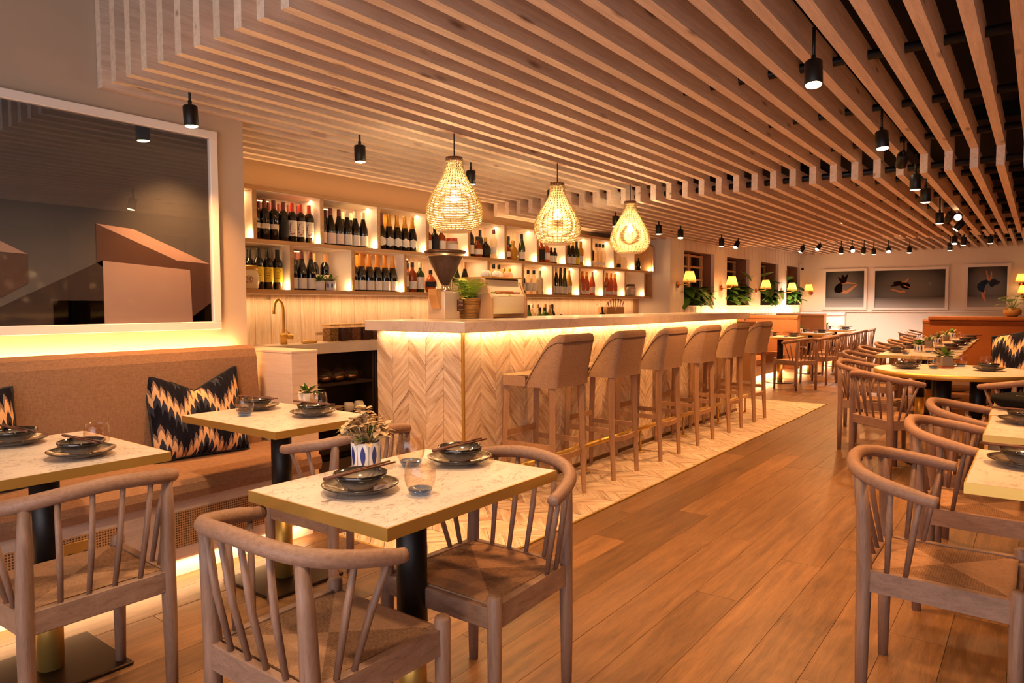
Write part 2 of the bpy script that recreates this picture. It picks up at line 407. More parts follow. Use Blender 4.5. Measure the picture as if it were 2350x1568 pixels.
# walls
WALLB = plain('shaded_wall_paint', '#bda791', .85); wl = MB(); wl.box(-2.2, 3.80, 0, 2.387, 4.9, 3.1)  # pale wall, its shade put into a darker paint colour
wall_left = struct('wall_left', wl, WALLB)
wb = MB(); wb.box(2.387, 4.80, 0, 9.5, 4.9, 3.1)
wall_bar = struct('wall_bar', wb, plain('tan_wall_paint', '#b58f6c', .85))
me = MB().box(0, 0, 0, .136, .012, .40, .0015).mesh('board'); me.materials.append(BOARD)
for i in range(50): inst('board', me, wall_bar, (2.39+.138*i, 4.788, .95))
struct('wall_return', MB().box(9.5, 4.30, 0, 9.62, 4.9, 3.1), WALL)
NICHE = [(10.0, 11.22), (11.80, 12.96), (13.62, 14.76), (15.33, 16.38)]; NZ = (1.24, 2.075)
ww = MB(); wall_xz(ww, 4.30, 4.36, 9.62, XF, 0, 3.1, [(a, b, NZ[0], NZ[1]) for a, b in NICHE])
wall_back = struct('wall_back', ww, WALL)
g_ = MB()
for i in range(1, 34): 
    x = 9.62+i*.205
    for z0, z1 in ((0, NZ[0]), (NZ[1], 2.6)): g_.box(x-.0025, 4.296, z0+.01, x+.0025, 4.301, z1-.01)
g_.build('panel_groove', plain('groove_paint', '#dcc6b0', .8), wall_back, kind='stuff')
BROWN = plain('brown_reveal_paint', '#8f5f42', .7)
SASH = wood('sash_wood', '#b98450', '#e6bb82', (9, 9, 1.2), .5, .1)
for i, (a, b) in enumerate(NICHE):
    m = MB(); d = 4.30+(.24, .30, .31, .31)[i]
    m.box(a-.02, 4.36, NZ[0]-.03, a, d, NZ[1]+.02); m.box(b, 4.36, NZ[0]-.03, b+.02, d, NZ[1]+.02)
    m.box(a, 4.36, NZ[1], b, d, NZ[1]+.02); m.box(a, 4.36, NZ[0]-.03, b, d, NZ[0]); m.box(a-.02, d, NZ[0]-.03, b+.02, d+.02, NZ[1]+.02)
    w = struct('window_%d' % (i+1), m, BROWN)
    f = MB(); 
    for x in (a+.02, a+.09, (a+b)/2-.05, (a+b)/2+.01, b-.1): f.box(x, d-.06, NZ[0], x+.045, d-.02, NZ[1]-.02)
    for z in (NZ[0]+.02, NZ[0]+.40, NZ[0]+.6, NZ[1]-.06): f.box(a+.02, d-.055, z, b-.02, d-.025, z+.03)
    f.build('window_frame', SASH, w); MB().box(a+.03, d-.016, NZ[0], b-.03, d-.010, NZ[1]-.01).build('pane', glass('night_pane', '#6a5648', .02), w)
    MB().box(a-.01, 4.288, NZ[0]-.022, b+.01, 4.36, NZ[0], .003).build('windowsill', FRAMEW, w)
struct('wall_far', MB().box(XF, -4, 0, XF+.15, 4.36, 3.1), WALL)
# street side, out of view: dark glazing with mullions that the picture glass mirrors
wr = MB(); wall_xz(wr, -3.4, -3.2, -2.2, XF, 0, 3.1, [(x, x+1.5, .75, 2.35) for x in (-.8, .9, 2.6, 4.3, 6.0, 7.7)])
wall_right = struct('wall_right', wr, plain('dark_shopfront_paint', '#3b2a20', .6))
for i, x in enumerate((-.8, .9, 2.6, 4.3, 6.0, 7.7)):
    p_ = struct('window_%d' % (i+5), MB().box(x, -3.33, .75, x+1.5, -3.31, 2.35), plain('night_glazing', '#5a5652', .03, 1.0))
ceiling = struct('ceiling', MB().box(-2.2, -3.4, 3.02, XF+.15, 4.9, 3.12), CEIL)
# slats: up the front edge, drop at 5.92, rise again at 11.7
def slat_mesh(x_start, riser):
    t, h, Z1, Z2, Z3 = .05, .14, 2.34, 2.205, 2.35
    poly = []
    if riser: poly += [(1.59, 3.0), (1.59, Z1)]
    else: poly += [(x_start, Z1+h), (x_start, Z1)]
    poly += [(5.92, Z1), (5.92, Z2), (11.7, Z2), (11.7, Z2+h), (6.05, Z2+h), (6.05, Z1+h)]
    poly += [(1.72, Z1+h), (1.72, 3.0)] if riser else []
    m = MB()
    def q(pts): m.prism(pts, 1, 0, -t)
    xs = 1.59 if riser else x_start
    if riser: q([(1.59, Z1), (1.73, Z1+.14), (1.73, 3.0), (1.59, 3.0)])
    if riser: q([(1.59, Z1), (5.92, Z1), (6.05, Z1+h), (1.73, Z1+h)])
    else: q([(xs, Z1), (5.92, Z1), (6.05, Z1+h), (xs, Z1+h)])
    q([(5.92, Z1), (5.92, Z2), (6.05, Z2+h), (6.05, Z1+h)])
    q([(5.92, Z2), (11.7, Z2), (11.7, Z2+h), (6.05, Z2+h)])
    q([(11.76, Z3), (XF-.02, Z3), (XF-.02, Z3+h), (11.76, Z3+h)])
    me = m.mesh('slat'); me.materials.append(SLAT); return me
sm1 = slat_mesh(0, True); sm2 = slat_mesh(2.392, False)
P = .1532
for k in range(0, 31): inst('slat', sm1, ceiling, (0, 3.797-P*k, 0))
for k in range(1, 7):
    if k <= 3: inst('slat', sm2, ceiling, (0, 3.797+P*k, 0))
    else:
        q = MB(); y = 3.797+P*k
        for pts in ([(2.392, 2.34), (5.92, 2.34), (6.05, 2.48), (2.392, 2.48)], [(5.92, 2.34), (5.92, 2.205), (6.05, 2.345), (6.05, 2.48)], [(5.92, 2.205), (9.49, 2.205), (9.49, 2.345), (6.05, 2.345)]): q.prism(pts, 1, y, y-.05)
        q.build('slat', SLAT, ceiling)
rm = MB().tube([(0, 4.75, 0), (0, -.95, 0)], .024, 8).mesh('support_rod'); rm.materials.append(BLACK)
rm2 = MB().tube([(0, 4.28, 0), (0, -.95, 0)], .026, 8).mesh('support_rod'); rm2.materials.append(BLACK)
rm3 = MB().tube([(0, 3.78, 0), (0, -.95, 0)], .019, 8).mesh('support_rod'); rm3.materials.append(BLACK)
for i in range(4): inst('support_rod', rm if i > 0 else rm3, ceiling, (2.69+1.014*i if i else 1.95, 0, 2.425))
for x in (6.12, 6.62, 7.76, 8.66, 9.64, 10.62, 11.55): inst('support_rod', rm2, ceiling, (x, 0, 2.285))
for x in (12.3, 13.2, 14.1, 15.0, 15.9): inst('support_rod', rm2, ceiling, (x, 0, 2.43))
bm_ = MB()
for y in (.1, 1.1, 2.3, 3.4): bm_.box(1.9, y, 2.82, XF, y+.12, 2.98)
for x in (3.4, 6.7, 10.0, 13.0): bm_.box(x, -3, 2.7, x+.09, 4.2, 2.82)
bm_.build('service_duct', CEIL, ceiling)
# ------------------------------------------------------------------ framed landscape picture on the banquette wall
def big_picture():
    x0, x1, z0, z1 = .35, 2.20, 1.118, 2.238; y = 3.80
    t = thing('framed_picture', 'large framed photograph of stark gabled buildings above the linen banquette', 'picture', (x0, y, z0))
    w, h = x1-x0, z1-z0; fb = .045
    f = MB(); f.box(-1.2, -.045, 0, w, -.0, fb, .003); f.box(-1.2, -.045, h-fb, w, 0, h, .003); f.box(w-fb, -.045, fb, w, 0, h-fb, .003); f.box(-1.2, -.045, fb, -1.2+fb, 0, h-fb, .003)
    f.build('frame', FRAMEW, t)
    M = Mat('picture_print'); tc = M.n('ShaderNodeTexCoord'); sp = M.n('ShaderNodeSeparateXYZ', i_0=tc.outputs['Object'])
    nz = M.noise(tc.outputs['Object'], 1.4, 3)
    c = M.ramp(M.math('MULTIPLY_ADD', nz, .25, M.math('MULTIPLY', sp.outputs[2], .8)), (.15, hexc('#756a62')), (.6, hexc('#57534f')), (1, hexc('#39434c')))
    M.set(Base_Color=c, Roughness=.8, Specular_IOR_Level=.05)
    MB().box(-1.16, -.016, fb, w-fb, -.010, h-fb).build('print', M.m, t)
    sx = lambda px: px   # local metres
    def pc(name, pts, hx):
        MB().prism(pts, 1, -.0185, -.016).build(name, plain('print_'+name+hx, hx, .6), t)
    b = fb
    def wp(*pts): return [(x-.35, z-1.118) for x, z in pts]
    pc('painted_shade', wp((1.553, 1.666), (1.96, 1.501), (2.152, 1.491), (2.152, 1.164), (2.0, 1.164), (1.578, 1.45), (1.553, 1.47)), '#5c3c2d')
    pc('painted_roof', wp((1.553, 1.666), (1.734, 1.653), (2.149, 1.491), (1.96, 1.501)), '#c9a08a')
    pc('painted_gable', wp((1.05, 1.2), (1.136, 1.25), (1.578, 1.483), (1.578, 1.164), (1.05, 1.164)), '#3a2a22')
    pc('painted_apron', wp((1.35, 1.28), (1.585, 1.28), (1.585, 1.164), (1.35, 1.164)), '#80604c')
    pc('painted_block', wp((.6, 1.50), (1.251, 1.497), (1.252, 1.361), (1.136, 1.29), (.9, 1.2), (.6, 1.2)), '#5a3f32')
    pc('painted_slope', wp((.6, 1.60), (1.0, 1.60), (1.145, 1.551), (1.251, 1.497), (1.145, 1.501), (.6, 1.51)), '#b58f7b')
    pc('painted_corner', wp((2.152, 1.27), (2.152, 1.164), (2.0, 1.164)), '#332720')
    MB().prism(wp((1.58, 1.481), (2.032, 1.452), (2.04, 1.164), (1.58, 1.164)), 1, -.0205, -.0186).build('painted_wall', plain('print_wall', '#bd9883', .6), t)
    MB().box(-1.16, -.030, fb-.006, w-fb+.006, -.027, h-fb+.006).build('glass_pane', glass('picture_glass', '#ffffff', 0, refl=2.2), t)
big_picture()

# ------------------------------------------------------------------ banquette under the picture
def banquette():
    t = thing('banquette', 'long built-in banquette in tan linen with cane-panelled base under the large picture', 'bench', (0, 3.8, 0))
    m = MB(); prof = [(-.70, .365), (-.71, .40), (-.70, .435), (-.66, .455), (-.20, .46), (-.14, .46), (-.14, .365)]
    m.prism(prof, 0, -1.2, 2.375); m.build('seat_cushion', LINEN, t, (0, 0, 0))
    m = MB(); a = [(-.20, .44), (-.185, .70), (-.165, .96), (-.15, 1.005), (-.115, 1.025), (-.085, 1.015), (-.07, .98), (-.07, .44)]
    m.prism(a, 0, -1.2, 2.34)
    m.build('back_cushion', LINEN, t)
    MB().box(-1.2, -.66, .09, 2.36, -.61, .365).build('base_panel', PALEW, t)
    c = MB(); 
    for x in (-.5, .55, 1.6): c.box(x, -.665, .15, x+.94, -.661, .30)
    for k, x in enumerate((-.5, .55, 1.55)):
        MB().box(0, -.664, .14, .80, -.660, .305).build('cane_panel', CANE, t, (x, 0, 0))
    MB().box(-1.2, -.64, 0, 2.36, -.60, .09).build('toekick', FRAMEW, t)
    s = MB().box(0, -.668, .17, .12, -.662, .285, .003).build('socket_plate', BRASS, t, (1.12, 0, 0))
    for dx in (.03, .09): MB().box(-.012, -.672, .22, .012, -.666, .24, .002).build('socket', BLACK, s, (dx, 0, 0))
    MB().box(-.6, -.045, .98, 2.3, -.035, 1.0).build('led_strip', GLOW, t)
banquette()
# timber-clad end block of the back counter
def end_block():
    t = thing('counter_end_block', 'pale timber end block standing between the banquette and the sink counter', 'cabinet', (2.50, 4.0, 0))
    MB().box(-.09, -.60, 0, .09, .78, .99, .002).build('body', PALEW, t)
    MB().box(-.092, -.602, .978, .092, .78, .992, .002).build('top', PALEW, t)
end_block()
# ------------------------------------------------------------------ back counter and its open cabinets
DARKW = plain('dark_cabinet', '#2b1a12', .6)
def back_counter():
    t = thing('back_counter', 'pale stone sink counter along the boarded wall behind the bar', 'worktop', (2.6, 4.53, .87))
    MB().box(0, 0, 0, 6.88, .257, .084, .003).build('slab', COUNTER, t)
    MB().box(.02, .10, .0845, .46, .22, .0865, .001).build('sink_rim', plain('steel_sink', '#c8b498', .3, 1), t)
    for i in range(6):
        x = 3.09+.98*i
        c = thing('open_cabinet', 'dark open cabinet below the back counter, %s from the timber end block' % ORD[i], 'cabinet', (x, 4.56, 0), 0, 'open cabinets under the back counter')
        MB().box(0, .205, .05, .97, .225, .865).build('back_panel', DARKW, c)
        for q in (0, .95): MB().box(q, 0, .05, q+.02, .205, .865).build('side_panel', DARKW, c)
        for z in (.05, .33, .60): MB().box(.02, 0, z, .95, .205, z+.022).build('shelf_board', DARKW, c)
        MB().box(0, .03, 0, .97, .2, .05).build('plinth', DARKW, c)
back_counter()
# ------------------------------------------------------------------ the bar
def bar():
    t = thing('bar_counter', 'long bar clad in whitewashed chevron boards with a pale stone top', 'bar', (5.7, 3.2, 0))
    ox, oy = -5.7, -3.2
    b = MB().box(3.246+ox, 2.832+oy, .0, 8.10+ox, 3.60+oy, 1.085).build('carcass', plain('bar_carcass', '#8a6a4c', .8), t)
    MB().box(3.13+ox, 2.72+oy, 1.086, 8.25+ox, 3.60+oy, 1.153, .003).build('stone_top', COUNTER, t)
    chevron(b, 'xz', 2.832+oy, 3.252+ox, 8.10+ox, .03, 1.085, .155, .168, 1.15, WW, 'front_board', .007, 170, 11)
    chevron(b, 'yz', 3.246+ox, 2.84+oy, 3.60+oy, .03, 1.085, .153, .168, 1.15, WW, 'end_board', .007, 120, 12)
    MB().box(3.236+ox, 2.822+oy, .0, 3.250+ox, 2.836+oy, 1.085).build('corner_trim', BRASS, t)
    MB().box(3.25+ox, 2.812+oy, 0, 8.10+ox, 2.825+oy, .03).build('skirting', plain('bronze_skirting', '#6b4a2c', .4, .6), t)
    MB().box(3.26+ox, 2.79+oy, 1.0835, 8.08+ox, 2.80+oy, 1.086).build('led_strip', GLOW, t)
    rl = thing('foot_rail', 'brass foot rail on short posts along the front of the bar', 'rail', (5.7, 2.68, 0))
    MB().tube([(3.5+ox, 0, .20), (8.05+ox, 0, .20)], .019, 12).build('rail', BRASS, rl)
    for x in (3.55, 4.45, 5.35, 6.25, 7.15, 8.0):
        p = MB().tube([(0, 0, .008), (0, 0, .19)], .011, 8).tube([(0, 0, .0), (0, 0, .012)], .035, 14).build('post', BRASS, rl, (x+ox, 0, 0))
bar()
# ------------------------------------------------------------------ illuminated bottle shelf
UX = [2.91+.5885*k for k in range(12)]; LX = [3.214+.5885*k for k in range(11)]
ZU, ZL = 1.735, 1.372
def bottle_shelf():
    t = thing('bottle_shelf', 'two-tier oak and white cubbyhole shelf of bottles above the back counter', 'shelf', (2.39, 4.5, 1.345))
    x1 = 9.33-2.39; z0 = 1.345; INN = plain('white_shelf_lining', '#f3e3d0', .5)
    for nm, za, zb in (('top_board', 2.085, 2.115), ('middle_board', 1.705, 1.735), ('bottom_board', 1.342, 1.372)):
        o = MB().box(0, 0, za-z0, x1, .285, zb-z0, .002).build(nm, SHELFW, t)
        MB().box(0, .004, za-z0-.004, x1, .285, za-z0-.0002).build('lining', INN, o)
    for i, x in enumerate(UX):
        o = MB().box(-.014, .0, 1.735-z0, .014, .285, 2.085-z0).build('divider', SHELFW, t, (x-2.39, 0, 0))
        MB().box(-.018, .006, 1.736-z0, -.014, .285, 2.083-z0).box(.014, .006, 1.736-z0, .018, .285, 2.083-z0).build('lining', INN, o)
    for x in LX:
        o = MB().box(-.014, .0, 1.372-z0, .014, .285, 1.705-z0).build('divider', SHELFW, t, (x-2.39, 0, 0))
        MB().box(-.018, .006, 1.373-z0, -.014, .285, 1.703-z0).box(.014, .006, 1.373-z0, .018, .285, 1.703-z0).build('lining', INN, o)
    MB().box(x1-.022, 0, 1.342-z0, x1, .285, 2.115-z0).build('end_panel', SHELFW, t)
    MB().box(0, .278, 1.345-z0, x1, .286, 2.11-z0).build('back_panel', BOARD, t)
    GOLD = plain('gold_backing', '#c98d3a', .35, .7)
    MIR = plain('mirror_backing', '#d9c4ae', .05, 1)
    ux = [2.39]+UX; lx = [2.39]+LX
    for k, (xs, z, hgt) in enumerate(((ux, ZU, .34), (lx, ZL, .325))):
        for i in range(len(xs)-1):
            a, b = xs[i]+.02, xs[i+1]-.02
            if b-a < .1: continue
            gold = (i % 3 == (0 if k == 0 else 2)) and i > 0
            wv = (b-a)*(.62 if gold else .5)
            MB().box(a-2.39, .270, z+.004-z0, a+wv-2.39, .278, z+hgt-z0).build('backing_panel', GOLD if gold else MIR, t)
    for xs, z, up in ((UX, ZU, 0), (LX, ZL, 1)):
        for x in xs+([9.31] if not up else []):
            MB().lathe([(.011, 0), (.011, .012)], 10).build('spot_lamp', LENS, t, (x-2.39-.03, .03, z-z0+.0005))
            light('POINT', (x-.04, 4.53, z+.03), .36, (1, .62, .28), .015, name='shelf_spot_light')
    for i in range(10): light('AREA', (2.7+.62*i, 4.62, 2.078), .55, (1, .62, .28), .4, .03, name='shelf_top_light')
    for i in range(10): light('AREA', (2.8+.62*i, 4.62, 1.698), .55, (1, .62, .28), .4, .03, name='shelf_top_light')
bottle_shelf()

# ------------------------------------------------------------------ bar stools
def stool_proto():
    t = thing('bar_stool', 'x', 'stool', (0, 0, 0), 0, 'upholstered bar stools along the bar')
    # faces +y; rear legs at y=-.2
    m = MB(); bm = bmesh.new(); bmesh.ops.create_grid(bm, x_segments=8, y_segments=8, size=.5)
    for v in bm.verts:
        u, w = v.co.x*2, v.co.y*2; v.co = Vector((u*.205, w*.175+.012, .822-.018*(u**4+w**4)-.012*max(0, w)))
    m.bm(bm, True)
    c = [(-.205, -.16), (.205, -.16), (.21, .165), (.195, .188), (-.195, .188), (-.21, .165)]
    m.prism(c, 2, .735, .80); m.build('seat', STOOLF, t)
    m = MB(); pts = []; N = 28
    for i in range(N+1):
        s = -1+2*i/N; a = abs(s)
        if a < .5: x, y = s/.5*.185, -.235+.0*a
        else:
            q = (a-.5)/.5; x = math.copysign(.185+.035*math.sin(min(1, q*2.2)*math.pi/2), s); y = -.235+.04*(1-math.cos(min(1, q*3)*math.pi/2))+q*.175
        q = max(0, (a-.60)/.40); top = 1.068-(.245*(q**.85 if q < 1 else 1))+(.012*math.cos(s*9)*0); top = 1.068-.29*q**1.05 if q > 0 else 1.068
        pts.append((x, y, top, a))
    v = []; f = []; K = 9
    for (x, y, top, a) in pts:
        nx, ny = x*.25, -1 if a < .5 else -.2
        dirv = Vector((x, y+.1, 0)).normalized() if a > .42 else Vector((x*.4, -1, 0)).normalized()
        lean = lambda z: .055*max(0, (z-.80))/.27 if a < .75 else .055*max(0, (z-.80))/.27
        prof = [(0, .735), (.0, .80), (.0, top-.03), (-.012, top-.008), (-.03, top), (-.048, top-.008), (-.058, top-.03), (-.055, .80), (-.05, .735)]
        for (d, z) in prof: v.append((x+dirv.x*d+0*x, y+dirv.y*d-lean(z), z))
    for i in range(N):
        for j in range(K-1): f.append((i*K+j, (i+1)*K+j, (i+1)*K+j+1, i*K+j+1))
    f.append(tuple(range(K))); f.append(tuple(N*K+j for j in reversed(range(K))))
    m.add(v, f, True); b = m.build('backrest', STOOLF, t)
    seam = []
    for (x, y, top, a) in pts:
        dirv = Vector((x, y+.1, 0)).normalized() if a > .42 else Vector((x*.4, -1, 0)).normalized()
        z = max(top-.048, .742) if 0 else top-.05; seam.append((x+dirv.x*.001, y+dirv.y*.001-.055*max(0, z-.8)/.27, z))
    e0, e1 = seam[0], seam[-1]
    seam = [(e0[0], e0[1]-.002, .74)]+seam+[(e1[0], e1[1]-.002, .74)]
    sm_ = MB().tube(seam, .0035, 5); sm_.build('piping', plain('dark_piping', '#6e5138', .9), b)
    for sx in (-1, 1):
        MB().tube([(sx*.178, -.215, 0), (sx*.178, -.197, .36), (sx*.172, -.19, .74)], [.018, .024, .027], 4, False).build('leg', STOOLW, t)
        MB().tube([(sx*.182, .185, 0), (sx*.178, .178, .36), (sx*.172, .165, .74)], [.017, .023, .026], 4, False).build('leg', STOOLW, t)
        MB().box(sx*.178-.011, -.19, .335, sx*.178+.011, .175, .37).build('stretcher', STOOLW, t)
    MB().box(-.165, .165, .395, .165, .187, .43).build('stretcher', STOOLW, t)
    m = MB(); p = [(-.165+.33*i/8, -.205-.03*math.sin(math.pi*i/8)) for i in range(9)]
    m.prism(p+[(x, y+.024) for x, y in reversed(p)], 2, .27, .305); m.build('stretcher', STOOLW, t)
    return t
st = stool_proto(); SX = [3.775, 4.535, 5.305, 6.067, 6.845, 7.60]
for i, x in enumerate(SX):
    lab = 'linen bar stool with winged back, %s along the bar from the chevron corner' % ORD[i]
    if i == 0: st.location = (x, 2.605, 0); st['label'] = lab
    else: copy_tree(st, (x, 2.605, 0), 0, lab)

# ------------------------------------------------------------------ bow-back dining chair (faces +x)
RAILP = [(-.262, 0), (-.259, .06), (-.247, .125), (-.222, .18), (-.178, .222), (-.12, .250), (-.065, .265), (-.03, .271), (.0, .275)]
def rail_pt(s):
    """bow rail centre line, s from -1 (one arm end) to 1"""
    a = abs(s)*(len(RAILP)-1); i = min(int(a), len(RAILP)-2); t = a-i
    p = [RAILP[max(0, i-1)] if i > 0 else (RAILP[1][0], -RAILP[1][1]), RAILP[i], RAILP[i+1], RAILP[min(len(RAILP)-1, i+2)]]
    c = [.5*(2*p[1][k]+(p[2][k]-p[0][k])*t+(2*p[0][k]-5*p[1][k]+4*p[2][k]-p[3][k])*t*t+(3*p[1][k]-p[0][k]-3*p[2][k]+p[3][k])*t**3) for k in (0, 1)]
    q = abs(s); q = q*q*(3-2*q)
    return (c[0], math.copysign(c[1], s), .750-.062*q)
def chair_proto():
    t = thing('dining_chair', 'x', 'chair', (0, 0, 0), 0, 'limed oak bow-back dining chairs')
    MB().tube([rail_pt(-1+2*i/40) for i in range(41)], [.0175+.0035*math.sin(math.pi*min(1, (i if i < 20 else 40-i)/8)/2) for i in range(41)], 10).build('bow_rail', OAKB, t)
    for s in (-1, 1):
        rp = rail_pt(s*.40)
        MB().tube([(-.20, s*.195, 0), (-.20, s*.195, .22), (-.198, s*.193, .42), (rp[0]*.35-.2*.65, s*.193*.6+rp[1]*.4, .60), (rp[0], rp[1], rp[2]-.008)], [.0165, .0205, .0225, .020, .015], 10).build('leg', OAK, t)
        MB().tube([(.195, s*.212, 0), (.19, s*.212, .24), (.19, s*.212, .452), (.19, s*.212, .460)], [.0165, .020, .0215, .017], 10).build('leg', OAK, t)
    for s in (-1, 1):
        MB().prism([(-.19, s*.180), (.19, s*.198), (.19, s*.222), (-.19, s*.204)] if s > 0 else [(-.19, -.204), (.19, -.222), (.19, -.198), (-.19, -.180)], 2, .365, .432).build('side_rail', OAKX, t)
    MB().box(-.212, -.185, .365, -.188, .185, .432, .003).build('back_rail', OAKX, t)
    MB().box(.178, -.20, .365, .202, .20, .425, .003).build('front_rail', OAKX, t)
    m = MB(); bm = bmesh.new(); bmesh.ops.create_grid(bm, x_segments=10, y_segments=10, size=.5)
    for v in bm.verts:
        u, w = v.co.x*2, v.co.y*2; wid = .192+.010*u
        v.co = Vector((u*.183, w*wid, .438-.02*(1-u*u)*(1-w*w)-.006*(abs(u)**6)-.010*(abs(w)**8)))
    m.bm(bm, True); m.box(-.183, -.18, .395, .183, .18, .43).build('woven_seat', CORD, t)
    for s in [-.25, -.085, .085, .25]:
        r = rail_pt(s); b = (-.20, r[1]*.86, .43)
        MB().tube([b, ((b[0]+r[0])/2-.006, (b[1]+r[1])/2, .58), (r[0], r[1], r[2]-.012)], [.0075, .0095, .0075], 8).build('spindle', OAK, t)
    for sg in (-1, 1):
        for s, bx in ((.62, -.135), (.82, -.085)):
            r = rail_pt(sg*s); b = (bx, sg*.197, .43)
            MB().tube([b, ((b[0]+r[0])/2, (b[1]+r[1])/2, .57), (r[0], r[1], r[2]-.010)], [.0075, .0095, .0075], 8).build('spindle', OAK, t)
    return t
CH = [  # x, y, heading, label
    (1.09, 1.405, 0, 'limed oak bow-back chair facing the nearest marble table from the camera side'),
    (1.645, 1.375, 180, 'limed oak bow-back chair between the nearest marble table and the bar stools'),
    (.865, 2.345, 90, 'limed oak bow-back chair opposite the banquette, at the table under the big picture'),
    (1.90, 2.36, 90, 'limed oak bow-back chair between the nearest table and the sink end block'),
    (2.55, .215, -90, 'limed oak bow-back chair at the first marble table on the aisle edge'),
    (3.42, .17, -90, 'limed oak bow-back chair second along the aisle-edge tables'),
    (4.12, .17, -90, 'limed oak bow-back chair third along the aisle-edge tables, before the black menu folder'),
    (5.74, .83, -41, 'bow-back chair on the camera side of the round table, turned inward'),
    (6.64, 1.13, -97, 'bow-back chair on the aisle side of the round table'),
    (5.84, .10, 38, 'bow-back chair behind the black menu folder, at the round table'),
    (7.93, 1.36, -92, 'bow-back chair first along the row of joined tables, by the round table'),
    (8.95, 1.40, -90, 'bow-back chair second along the row of joined tables'),
    (9.95, 1.40, -88, 'bow-back chair third along the row of joined tables'),
    (10.9, 1.40, -90, 'bow-back chair fourth along the row of joined tables'),
    (12.0, 1.40, -90, 'bow-back chair at the far end of the row of joined tables'),
    (14.2, 1.75, -80, 'bow-back chair beyond the joined tables, beside the brown partition'),
    (15.1, 1.72, -95, 'farthest bow-back chair before the dancer pictures'),
    (10.72, 2.86, 62, 'bow-back chair nearest the last bar stool, at the first booth table'),
    (11.75, 2.78, 80, 'second bow-back chair at the booth tables, counted from the bar'),
    (12.75, 2.86, 80, 'third bow-back chair at the booth tables, counted from the bar'),
    (13.6, 2.84, 88, 'fourth bow-back chair at the booth tables, counted from the bar'),
    (14.8, 2.92, 84, 'fifth bow-back chair at the booth tables, counted from the bar'),
    (15.7, 2.92, 95, 'last bow-back chair at the booth tables, by the far wall'),
]
ch = chair_proto()
for i, (x, y, h, lab) in enumerate(CH):
    if i == 0: ch.location = (x, y, 0); ch.rotation_euler.z = R(h); ch['label'] = lab
    else: copy_tree(ch, (x, y, 0), R(h), lab)

# ------------------------------------------------------------------ tables
def table(x0, y0, x1, y1, label, px=None, py=None, base='square', pole=.045, group=None):
    cx, cy = (x0+x1)/2, (y0+y1)/2; px = cx if px is None else px; py = cy if py is None else py
    t = thing('dining_table', label, 'table', (px, py, 0), 0, group)
    MB().box(x0-px+.004, y0-py+.004, .711, x1-px-.004, y1-py-.004, .7405).build('marble_slab', MARBLE, t)
    m = MB(); e = .0045
    for a in ((x0, y0, x1, y0+e), (x0, y1-e, x1, y1), (x0, y0+e, x0+e, y1-e), (x1-e, y0+e, x1, y1-e)): m.box(a[0]-px, a[1]-py, .709, a[2]-px, a[3]-py, .740)
    m.build('brass_edge', BRASS, t)
    MB().lathe([(pole, .30), (pole, .709)], 24).build('upper_column', BLACK, t)
    MB().lathe([(pole-.004, .012), (pole-.004, .30)], 24).build('lower_column', BRASS, t)
    if base == 'square': MB().box(-.19, -.19, 0, .19, .19, .014, .004).build('base_plate', BRONZE, t)
    else: MB().lathe([(.21, 0), (.21, .010), (.19, .014)], 36).build('base_plate', BRONZE, t)
    return t
table(1.082, 1.177, 1.784, 1.735, 'nearest rectangular marble table with brass edge, set for two')
table(1.655, 2.452, 2.19, 3.19, 'marble table with brass edge beside the sink end block', 1.88, 2.74)
table(.61, 2.42, 1.215, 3.127, 'marble table with brass edge under the big picture', .91, 2.68)
table(2.35, -.55, 2.93, .160, 'first marble table on the aisle edge, by the nearest aisle chair')
table(3.255, -.55, 3.845, .165, 'second marble table on the aisle edge')
table(3.86, -.55, 4.45, .175, 'third marble table on the aisle edge, under the black menu folder')
rows = [8.22, 9.1, 10.0, 10.9, 11.85]
for i, x in enumerate(rows):
    table(x-.40, .62+.02*i, x+.40, 1.31+.01*i, 'marble table %s in the row of joined tables from the round one' % ORD[i], base='round')
bt = [11.5, 13.3, 15.2]
for i, x in enumerate(bt):
    table(x-.42, 2.98, x+.38, 3.62, 'marble booth table, %s from the bar along the planted windows' % ORD[i], base='round')
def round_table():
    t = thing('round_table', 'round marble table with deep brass rim on a cluster of columns', 'table', (6.36, .52, 0))
    MB().lathe([(.545, .705), (.545, .739)], 64).build('marble_slab', MARBLE, t)
    MB().lathe([(.547, .702), (.552, .702), (.552, .740), (.547, .740)], 72, cap=False).build('brass_edge', BRASS, t)
    for a in (40, 160, 280):
        c, s = .16*math.cos(R(a)), .16*math.sin(R(a))
        MB().lathe([(.055, .28), (.055, .702)], 20, (c, s, 0)).build('upper_column', BLACK, t); MB().lathe([(.05, .012), (.05, .28)], 20, (c, s, 0)).build('lower_column', BRASS, t)
    MB().lathe([(.33, 0), (.33, .012), (.31, .016)], 48).build('base_plate', BRONZE, t)
round_table()

